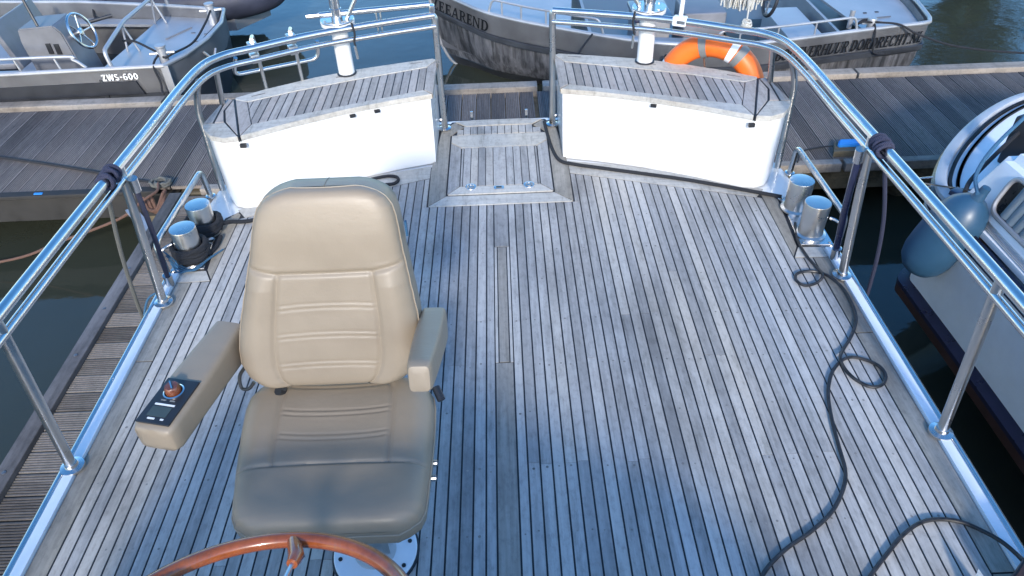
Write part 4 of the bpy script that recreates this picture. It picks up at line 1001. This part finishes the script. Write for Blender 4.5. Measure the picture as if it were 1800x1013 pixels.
# grab rails on the gunwale
def pick(x0, x1, z):
    q = [p for p in NG if x0 <= p[0] <= x1 and p[1] < 8.1]; return [(p[0], p[1] + .03, z + p[2]) for p in q]
for x0, x1, dz in ((-.10, 1.15, .15), (2.05, 3.48, .135)):
    q = pick(x0, x1, dz); a, b_ = Vector(q[0]), Vector(q[-1])
    path = [a - Vector((.05, -.02, dz)), a] + q[1:-1] + [b_, b_ + Vector((.05, .01, -dz))]
    bm = B(); tube(bm, fillet(path, .05, 4), .012, 8); gr = obj('grab_rail', bm, 'alu_l', sl_)
    for f in (.16, .5, .84):
        p = Vector(q[int(f * (len(q) - 1))]); bm = B(); tube(bm, [p, p - Vector((0, 0, dz))], .009, 8); obj('rail_post', bm, 'alu_l', gr)
# steering console with wheel, seats
bm = B(); box(bm, (2.10, 7.55, -.50), (.42, .50, .58), bev=.02); obj('console', bm, 'alu_m', sl_)
bm = B(); box(bm, (1.62, 7.75, -.56), (.36, .50, .42), bev=.02); obj('seat_box', bm, 'alu', sl_)
bm = B(); box(bm, (1.62, 7.75, -.325), (.40, .54, .05), bev=.015); obj('seat_pad', bm, 'navy', sl_)
bm = B(); box(bm, (2.45, 7.30, -.60), (.25, .36, .34), bev=.01); obj('battery_box', bm, 'floor_d', sl_)
bm = B(); wc2 = Vector((2.74, 7.35, -.10)); tube(bm, [wc2 + Vector((.03 * math.sin(a), .17 * math.cos(a), .17 * math.sin(a))) for a in [k * math.pi / 16 for k in range(32)]], .018, 8, closed=True); wh = obj('boat_wheel', bm, 'rubber', sl_)
for k in range(3):
    a = k * 2.094 + .5; bm = B(); tube(bm, [wc2, wc2 + Vector((.03 * math.sin(a), .17 * math.cos(a), .17 * math.sin(a)))], .01, 6); obj('wheel_spoke', bm, 'alu_l', wh)
bm = B(); tube(bm, [wc2, wc2 + Vector((-.3, .05, -.05))], .025, 10); obj('wheel_shaft', bm, 'alu_d', wh)
bm = B(); prism(bm, [(2.40, 7.0), (3.38, 6.98), (3.38, 8.6), (2.9, 8.6)], -.775, -.77); obj('floor_plate', bm, 'floor_d', sl_, smooth=False)
bm = B(); box(bm, (3.10, 7.55, -.60), (.36, .9, .34), bev=.01); obj('aft_thwart', bm, 'alu_l', sl_)
# hull lettering
def hullf(drop):
    q = [(p[0], p[1] - .008, p[2] - drop) for p in NG if p[1] < 8.6 and p[0] < 4.25]; return q
pf, Ltot = polyf(hullf(.190))
def fpos_from(x_start):
    q = [p for p in hullf(.190) if p[0] >= x_start]; f, _ = polyf(q)
    return lambda u: (f(u), Vector((0, -.10, .995)))
lettering('ZEEAREND', fpos_from(-.74), .118, .12, 'hull_name', 'letter_k', sl_, track=.07)
lettering('BOOTVERHUUR DORDRECHT.NL', fpos_from(2.50), .118, .10, 'hull_name', 'letter_k', sl_, track=.05, xs=.655)
for x in (.30, 1.05):
    p = min(NG, key=lambda q: abs(q[0] - x)); bm = B(); lathe(bm, [(.012, 0), (.012, .006), (0, .01)], (p[0], p[1] - .016 + .03, p[2] - .25), (0, -1, 0), 10); obj('rub_bolt', bm, 'alu_l', sl_)
rope('sloop_line', [(3.66, 7.0, -.26), (3.56, 6.98, -.24), (3.52, 7.01, -.27), (3.60, 7.06, -.25), (3.70, 6.98, -.25), (3.90, 6.95, -.27), (4.10, 6.90, -.36), (4.5, 6.80, -.46), (5.2, 6.62, -.48), (6.0, 6.45, -.40)], .010, 'rope_k', 'black mooring line from the sloop stern bollard')
rope('sloop_line', [(3.68, 7.02, -.27), (3.66, 6.93, -.29), (3.665, 6.885, -.40), (3.68, 6.885, -.50), (3.74, 6.86, -.52), (3.80, 6.87, -.52)], .010, 'rope_k', 'black line hanging down over the sloop lettering')
rope('sloop_line', [(.93, 7.02, -.27), (.80, 6.85, -.36), (.70, 6.65, -.46), (.62, 6.50, -.49)], .010, 'rope_k', 'black line from the sloop gunwale to the dock beside the white post')
bm = B(); lathe(bm, [(0, 0), (.05, .015), (.075, .07), (.078, .16), (.05, .22), (.018, .25), (.018, .28), (0, .28)], (1.56, 6.60, -.62), (0.1, .1, 1), 20)
tag(obj('hull_fender', bm, 'fender_k'), 'black fender between the sloop and the dock, seen through the lifebuoy', 'fender')

# ------------------------------------------------------------------ aluminium work boat at left
wb = thing('work_boat', 'aluminium work boat with white registration behind the left dock', 'boat', (-4.5, 7.4, -1.0))
G1 = [(-8.2, 6.50), (-6.2, 6.52), (-4.6, 6.55), (-3.8, 6.58), (-3.11, 6.61), (-2.99, 6.86), (-2.90, 7.27), (-2.88, 7.70), (-2.96, 8.10), (-3.68, 8.31), (-4.7, 8.55), (-6.4, 8.75), (-8.2, 8.8)]
ZG = -.25
def scale1(p, d):
    c = Vector((-5.4, 7.6)); v = c - Vector(p); v = Vector((v.x * .25, v.y)) if p[0] < -3.05 else Vector((v.x, v.y * .3)); v.normalize(); return (p[0] + v.x * d, p[1] + v.y * d)
def h1(name, mat, prof, ang=30):
    bm = B(); grid(bm, [[(*scale1(p, d), z) for p in G1] for d, z in prof]); bmesh.ops.solidify(bm, geom=list(bm.faces), thickness=.004); return obj(name, bm, mat, wb, ang=ang)
h1('upper_side', 'alu', [(0, ZG), (.006, -.385), (.010, -.505)])
bm = B(); prism(bm, [(-8.2, -.375), (-3.40, -.375), (-3.36, -.50), (-8.2, -.50)], -.008, .008)
for v in bm.verts: v.co = Vector((v.co.x, 6.575 + (v.co.x + 3.8) * .018 + v.co.z, v.co.y))
obj('rub_panel', bm, 'rubber', wb, smooth=False)
h1('lower_side', 'alu_d', [(.012, -.506), (.03, -.75), (.14, -1.1)])
h1('inner_side', 'alu', [(.045, ZG), (.05, -.40), (.10, -.42), (.10, -.82)])
bm = B(); tube(bm, [(*p, ZG) for p in crom([(x, y, 0) for x, y in G1[4:9]], 4) and [(v.x, v.y) for v in crom([(x, y, 0) for x, y in G1], 1)]], .022, 10); obj('gunwale', bm, 'alu_l', wb)
bm = B(); prism(bm, [scale1(p, .06) for p in G1[3:10]], -.37, -.345); fd = obj('fore_deck', bm, 'alu_l', wb, smooth=False)
bm = B(); prism(bm, [scale1(p, .1) for p in G1], -.84, -.80); obj('floor', bm, 'floor_d', wb, smooth=False)
bm = B(); box(bm, (-3.72, 7.45, -.57), (.03, 1.75, .44)); obj('bulkhead', bm, 'floor_d', wb, smooth=False)
bm = B(); box(bm, (-3.10, 6.602, -.40), (.07, .012, .31)); obj('corner_plate', bm, 'alu_l', wb, smooth=False)
for x, y in ((-3.17, 6.80), (-3.05, 7.95)):
    bm = B(); lathe(bm, [(0, -.345), (.05, -.345), (.045, -.30), (.042, -.15), (.05, -.14), (.05, -.125), (0, -.122)], (x, y, 0), n=20); bo = obj('bollard', bm, 'alu_l', wb)
    bm = B(); tube(bm, [(x - .11, y - .02, -.20), (x + .11, y + .02, -.20)], .014, 8); obj('cross_pin', bm, 'alu_l', bo)
for x0, x1 in ((-8.0, -3.98),):
    path = [(x0, 6.585, ZG + .11), (-6.0, 6.60, ZG + .11), (x1 - .12, 6.62, ZG + .12), (x1 + .06, 6.615, ZG + .09), (x1 + .16, 6.61, ZG + .01)]
    bm = B(); tube(bm, crom(path, 6), .014, 8); gr = obj('grab_rail', bm, 'alu_l', wb)
    for x in (-5.0, -4.45, -4.08):
        bm = B(); tube(bm, [(x, 6.605, ZG + .11), (x + .02, 6.605, ZG)], .010, 8); obj('rail_post', bm, 'alu_l', gr)
bm = B(); tube(bm, fillet([(-3.60, 6.63, ZG), (-3.62, 6.64, -.10), (-3.68, 7.30, -.06), (-3.66, 8.15, -.07), (-3.64, 8.30, -.12), (-3.64, 8.31, ZG)], .06, 5), .019, 10); gr = obj('bow_rail', bm, 'alu_l', wb)
for x, y in ((-3.665, 7.22), (-3.66, 8.0)):
    for dx in (-.05, .07):
        bm = B(); tube(bm, [(x, y, -.07), (x + dx, y + .02, -.34)], .011, 8); obj('rail_post', bm, 'alu_l', gr)
# console with steering wheel, seats
bm = B(); rows = []
prof = [(-4.46, -.80), (-4.52, -.10), (-4.50, .03), (-4.16, .05), (-4.10, -.02), (-3.98, -.80)]
va = [bm.verts.new((x, 6.92, z)) for x, z in prof]; vb = [bm.verts.new((x, 7.28, z)) for x, z in prof]
bm.faces.new(va); bm.faces.new(vb)
for i in range(len(prof)): bm.faces.new((va[i], vb[i], vb[(i + 1) % len(prof)], va[(i + 1) % len(prof)]))
bmesh.ops.bevel(bm, geom=list(bm.edges), offset=.012, segments=2, affect='EDGES'); cs = obj('console', bm, 'alu_m', wb)
for dx in (0.0, .075):
    bm = B(); box(bm, (-4.27 + dx, 6.913, -.16 - dx * .1), (.045, .012, .10), bev=.004); obj('switch', bm, 'blackp', cs)
wc3 = Vector((-3.99, 7.08, -.06)); ax = Vector((.93, -.05, .36)).normalized(); a1 = ax.orthogonal().normalized(); a2 = ax.cross(a1)
bm = B(); tube(bm, [wc3 + (a1 * math.cos(a) + a2 * math.sin(a)) * .165 for a in [k * math.pi / 18 for k in range(36)]], .014, 10, closed=True); wh = obj('boat_wheel', bm, 'steel', wb)
for k in range(5):
    a = k * 1.2566 + .3; bm = B(); tube(bm, [wc3 - ax * .03, wc3 + (a1 * math.cos(a) + a2 * math.sin(a)) * .163], .008, 8); obj('wheel_spoke', bm, 'steel', wh)
bm = B(); lathe(bm, [(0, -.12), (.03, -.12), (.04, -.04), (.035, -.01), (0, 0)], wc3, ax, 16); obj('wheel_hub', bm, 'steel', wh)
bm = B(); tube(bm, [(-4.0, 7.25, -.04), (-3.80, 7.36, -.02)], .017, 8); obj('throttle', bm, 'blackp', cs)
bm = B(); tube(bm, [(-4.28, 6.90, .06), (-4.55, 7.2, .75), (-4.9, 7.5, 1.4)], .013, 8); obj('antenna', bm, 'blackp', cs)
bm = B(); box(bm, (-5.3, 6.92, -.46), (1.35, .40, .04), bev=.01); obj('side_bench', bm, 'alu_l', wb)
bm = B(); box(bm, (-5.3, 6.93, -.64), (1.3, .36, .32)); obj('bench_box', bm, 'alu_d', wb, smooth=False)
bm = B(); box(bm, (-4.95, 7.72, -.30), (.06, .8, .50), rot=Matrix.Rotation(R(-15), 3, 'Y'), bev=.012); obj('seat_back', bm, 'alu_m', wb)
bm = B(); box(bm, (-5.3, 7.75, -.48), (.7, .85, .06), bev=.012); obj('seat', bm, 'alu', wb)
bm = B(); box(bm, (-4.70, 7.35, -.48), (.22, .34, .03)); ck = obj('crate', bm, 'alu_l', wb, smooth=False)
for k in range(4):
    bm = B(); box(bm, (-4.78 + k * .05, 7.17, -.53), (.018, .008, .10)); obj('crate_bar', bm, 'alu_l', ck, smooth=False)
bm = B(); box(bm, (-4.9, 8.36, -.40), (2.3, .16, .03), R(-8)); obj('side_shelf', bm, 'alu_l', wb, smooth=False)
bm = B(); box(bm, (-3.0, 7.2, -.338), (.5, .02, .012), R(80)); obj('deck_rib', bm, 'alu', fd, smooth=False)
bm = B(); box(bm, (-3.35, 7.7, -.338), (.35, .02, .012), R(62)); obj('deck_rib', bm, 'alu', fd, smooth=False)
for p in ((-3.1, 7.45), (-3.2, 7.7), (-3.05, 7.65), (-3.25, 7.2)):
    bm = B(); box(bm, (p[0], p[1], -.342), (.04, .02, .006)); obj('deck_stud', bm, 'alu_d', fd, smooth=False)
bm = B(); tube(bm, crom([(-2.915, 7.12, -.33), (-2.86, 7.18, -.42), (-2.85, 7.28, -.36)], 4), .012, 6); obj('bow_eye', bm, 'alu_l', wb)
fz = lambda u: (Vector((-3.70 + u, 6.572 + u * .035, -.358)), Vector((0, 0, 1)))
lettering('zws-600', fz, .060, 0.0, 'registration', 'letter_w', wb, track=.05)
rope('work_boat_line', [(-3.66, 7.13, -.19), (-3.5, 7.02, -.16), (-3.3, 6.88, -.19), (-3.19, 6.80, -.21), (-3.14, 6.76, -.23), (-3.08, 6.83, -.22), (-3.02, 7.2, -.26), (-3.01, 7.6, -.22), (-3.04, 7.94, -.19)], .011, 'rope_k', 'black line stretched between the two bow bollards of the work boat')
rope('work_boat_line', [(-3.20, 6.80, -.21), (-3.20, 6.66, -.22), (-3.19, 6.58, -.26), (-3.16, 6.55, -.38), (-3.15, 6.50, -.45), (-3.10, 6.42, -.44)], .010, 'rope_k', 'black line hanging over the work boat corner to the dock')
rope('work_boat_line', [(-4.9, 9.0, .05), (-4.62, 8.62, -.2), (-4.55, 8.42, -.36), (-4.5, 8.36, -.38)], .012, 'rope_k', 'black line over the far gunwale of the work boat')
# dark inflatable beyond the work boat
t = thing('dark_tender', 'dark navy inflatable boat beyond the work boat', 'boat', (-4.2, 9.3, -1.0))
bm = B(); tube(bm, crom([(-7.5, 9.15, -.55), (-5.2, 9.13, -.52), (-3.6, 9.08, -.5), (-2.98, 9.22, -.46), (-2.82, 9.55, -.44), (-3.2, 9.95, -.46), (-5.2, 10.1, -.52), (-7.5, 10.1, -.55)], 8), .22, 16); obj('tube', bm, 'tender', t)
bm = B(); prism(bm, [(-7.4, 9.0), (-3.2, 9.0), (-2.9, 9.5), (-3.2, 9.95), (-7.4, 10.0)], -.80, -.55); obj('floor', bm, 'alu', t, smooth=False)

# ------------------------------------------------------------------ white cabin boat at right
cb = thing('cabin_cruiser', 'white cabin boat with navy band moored at right', 'boat', (3.3, 2.0, -1.0))
DK = [(2.47, -2.0), (2.47, 1.0), (2.455, 2.6), (2.44, 3.2), (2.44, 3.42), (2.54, 3.63), (2.73, 3.885), (3.0, 4.16), (3.3, 4.40), (3.58, 4.55), (4.0, 4.66), (4.6, 4.66)]
DK = [(v.x, v.y) for v in crom([(x, y, 0) for x, y in DK], 4)]
def c_in(p, d):
    v = Vector((3.9, min(p[1], 2.9))) - Vector(p); v.normalize(); return (p[0] + v.x * d, p[1] + v.y * d)
def cpart(name, mat, prof, ymin=-9):
    bm = B(); grid(bm, [[(*c_in(p, d), z) for p in DK if p[1] > ymin] for d, z in prof]); bmesh.ops.solidify(bm, geom=list(bm.faces), thickness=.003); return obj(name, bm, mat, cb, ang=40)
def strk(p, d):   # the stern falls away under the counter
    q = c_in(p, d); k = max(0, p[1] - 3.3); return (q[0] + .02 * k, q[1] - .50 * k)
bm = B(); grid(bm, [[(*(c_in(p, d) if z > -.1 else strk(p, d)), z) for p in DK] for d, z in ((.0, .02), (.004, -.08), (.006, -.2), (.008, -.44))]); bmesh.ops.solidify(bm, geom=list(bm.faces), thickness=.003); obj('topside', bm, 'white2', cb)
bm = B(); grid(bm, [[(*strk(p, d), z) for p in DK] for d, z in ((.008, -.441), (-.055, -.45), (-.055, -.475))]); bmesh.ops.solidify(bm, geom=list(bm.faces), thickness=.003); obj('navy_ledge', bm, 'navy', cb)
bm = B(); grid(bm, [[(*strk(p, d), z) for p in DK] for d, z in ((-.054, -.476), (-.05, -.535), (.0, -.56))]); bmesh.ops.solidify(bm, geom=list(bm.faces), thickness=.003); obj('rubbing_strake', bm, 'brownstrake', cb)
bm = B(); grid(bm, [[(*strk(p, d), z) for p in DK] for d, z in ((.0, -.56), (.30, -.75), (.7, -1.3))]); bmesh.ops.solidify(bm, geom=list(bm.faces), thickness=.003); obj('lower_hull', bm, 'navy', cb)
cpart('sheer_band', 'navy', [(.0, .021), (-.010, .025), (-.010, .115), (.004, .128)])
cpart('toe_rail', 'white2', [(.004, .128), (.0, .155), (.02, .168), (.055, .166), (.062, .15), (.064, .13)], 3.16)
cpart('dark_piping', 'rubber', [(.070, .135), (.072, .150), (.088, .152), (.092, .135)], 3.16)
cpart('dark_piping', 'rubber', [(.112, .135), (.114, .148), (.128, .148), (.132, .135)], 3.16)
bm = B(); prism(bm, [c_in(p, .05) for p in DK] + [(4.6, -2)], .10, .134); obj('deck', bm, 'white2', cb, smooth=False)
# cabin trunk with raked side
bm = B(); SX = lambda z: 2.515 + .35 * (z - .13)
poly = [(-2.0, .13), (3.36, .13), (3.28, .46), (-2.0, .62)]
fr = [bm.verts.new((SX(z), y, z)) for y, z in poly]; bk = [bm.verts.new((4.5, y, z + .02)) for y, z in poly]
bm.faces.new(fr); bm.faces.new(bk)
for i in range(4): bm.faces.new((fr[i], bk[i], bk[(i + 1) % 4], fr[(i + 1) % 4]))
bmesh.ops.bevel(bm, geom=list(bm.edges), offset=.045, segments=4, affect='EDGES'); obj('cabin', bm, 'white2', cb, ang=50)
def winpoly(y0, y1, z0, z1, r, n=6):
    P = [(y0, z0 + .02), (y1, z0), (y1 + .015, z1 - .03), (y0, z1)]
    q = fillet([((P[0][0] + P[1][0]) / 2, (P[0][1] + P[1][1]) / 2, 0)] + [(a, b, 0) for a, b in (P[1], P[2], P[3], P[0])] + [((P[0][0] + P[1][0]) / 2, (P[0][1] + P[1][1]) / 2, 0)], r, n)
    return [(v.x, v.y) for v in q[:-1]]
for y0, y1 in ((2.2, 3.10), (.9, 2.0)):
    wp = winpoly(y0, y1, .215, .44, .07)
    bm = B(); tube(bm, [(SX(z) - .004, y, z) for y, z in wp], .014, 8, closed=True); wf = obj('window_frame', bm, 'alu', cb)
    bm = B(); vs = [bm.verts.new((SX(z) - .0015, y, z)) for y, z in wp]; f = bm.faces.new(vs); bmesh.ops.solidify(bm, geom=[f], thickness=.001); obj('window_glass', bm, 'glassd', wf)
    yy = y0 + .03; kk = 0
    while yy < y1 - .11:
        bm = B(); rows = []
        for j in range(7):
            t_ = j / 6; yv = yy + t_ * .055; bul = .007 * math.sin(t_ * math.pi)
            rows.append([(SX(z) - .004 - bul, yv, z) for z in (.235, .33, .42)])
        grid(bm, rows); bmesh.ops.solidify(bm, geom=list(bm.faces), thickness=.001); obj('curtain_fold', bm, 'curtain', wf); yy += .057
bm = B(); tube(bm, [(SX(.15) - .005, 3.3, .15), (SX(.15) - .005, 1.0, .15)], .006, 6); obj('cabin_trim', bm, 'alu', cb)
# fittings
bm = B(); tube(bm, fillet([(2.43, 3.44, .155), (2.36, 3.42, .155), (2.38, 3.52, .155), (2.47, 3.53, .155)], .02), .006, 8); obj('fairlead', bm, 'steel', cb)
bm = B(); box(bm, (2.515, 3.30, .16), (.07, .12, .07), R(30), bev=.01); obj('cleat_block', bm, 'navy', cb)
bm = B(); box(bm, (2.98, 3.62, .30), (.10, .16, .30), R(25), bev=.02); obj('deck_box', bm, 'blackp', cb)
rope('cruiser_line', [(2.52, 3.30, .20), (2.60, 3.40, .21), (2.75, 3.52, .26), (2.95, 3.64, .38), (3.2, 3.75, .55)], .012, 'rope_k', 'black line from the cabin boat cleat to its deck box')
rope('cruiser_line', [(2.36, 3.47, .16), (2.6, 3.30, .20), (2.8, 3.15, .26), (3.1, 2.9, .35)], .005, 'rope_g', 'thin grey line across the cabin boat window corner')
rope('fender_line', [(2.425, 3.08, .33), (2.48, 3.22, .36), (2.62, 3.36, .44), (2.85, 3.5, .58)], .010, 'rope_b', 'blue green line holding the blue fender')
ft = thing('boat_fender', 'large blue teardrop fender hanging beside the cabin boat', 'fender', (2.30, 3.25, -.3))
fa, fb = Vector((2.345, 3.20, -.24)), Vector((2.455, 3.09, .33)); fax = (fb - fa).normalized(); FL = (fb - fa).length
bm = B(); lathe(bm, [(0, 0), (.055, .006), (.092, .026), (.120, .068), (.135, .13), (.139, .22), (.138, .34), (.130, .42), (.106, .485), (.066, .53), (.034, .55), (.024, .60), (.0, .60)], fa, fax, 32); fbod = obj('body', bm, 'fender', ft)
bm = B(); lathe(bm, [(.022, .575), (.025, .60), (.022, .625), (0, .63)], fa, fax, 16); obj('eye', bm, 'fender', fbod)
bm = B(); lathe(bm, [(.024, .008), (.026, -.012), (0, -.02)], fa, fax, 16); obj('valve_boss', bm, 'fender', fbod)

# ------------------------------------------------------------------ far bank tree, seen as a reflection, and small buoy
tr = thing('bank_tree', 'dark leafy tree on the far bank mirrored in the water', 'tree', (22.0, 34.0, 0))
bm = B(); tube(bm, crom([(22, 34, -.8), (22.1, 34, 3), (21.9, 34.1, 6), (22.1, 34, 9)], 4), [.42 - .025 * i for i in range(13)], 10)
for k in range(14):
    a = random.uniform(0, 6.28); z0 = random.uniform(5, 9); L_ = random.uniform(1, 2.6)
    tube(bm, [(22, 34, z0), (22 + L_ * .6 * math.cos(a), 34 + L_ * .6 * math.sin(a), z0 + 1.0), (22 + L_ * math.cos(a), 34 + L_ * math.sin(a), z0 + 2.0)], [.12, .07, .03], 6)
obj('trunk', bm, 'bark', tr)
verts, faces = [], []
for k in range(16000):
    z = random.uniform(4.0, 12.6)
    rmax = (.7 + (z - 4.0) * .42) if z < 10 else 3.2 * math.sqrt(max(0, 1 - ((z - 10) / 2.8) ** 2))
    a = random.uniform(0, 6.283); rr = rmax * math.sqrt(random.random()) * (.75 + .25 * math.sin(a * 3 + z * 2))
    if math.sin(a * 2 + z * 1.7) * math.cos(z * 2.3 + a) > .55: continue
    c = Vector((22.1 + rr * math.cos(a), 34 + rr * math.sin(a), z)); n1 = Vector((random.uniform(-1, 1), random.uniform(-1, 1), random.uniform(-1, 1))).normalized() * .13; n2 = n1.orthogonal().normalized() * .10
    b = len(verts); verts += [c - n1, c + n2, c + n1, c - n2]; faces.append((b, b + 1, b + 2, b + 3))
me = bpy.data.meshes.new('crown'); me.from_pydata(verts, [], faces); link('crown', me, 'leaf', tr, smooth=False)
bm = B(); bmesh.ops.create_uvsphere(bm, u_segments=20, v_segments=14, radius=.075, matrix=Matrix.Translation((6.30, 8.36, -.97))); bu = tag(obj('float_buoy', bm, 'white2'), 'small white float on the water at the right edge', 'buoy')
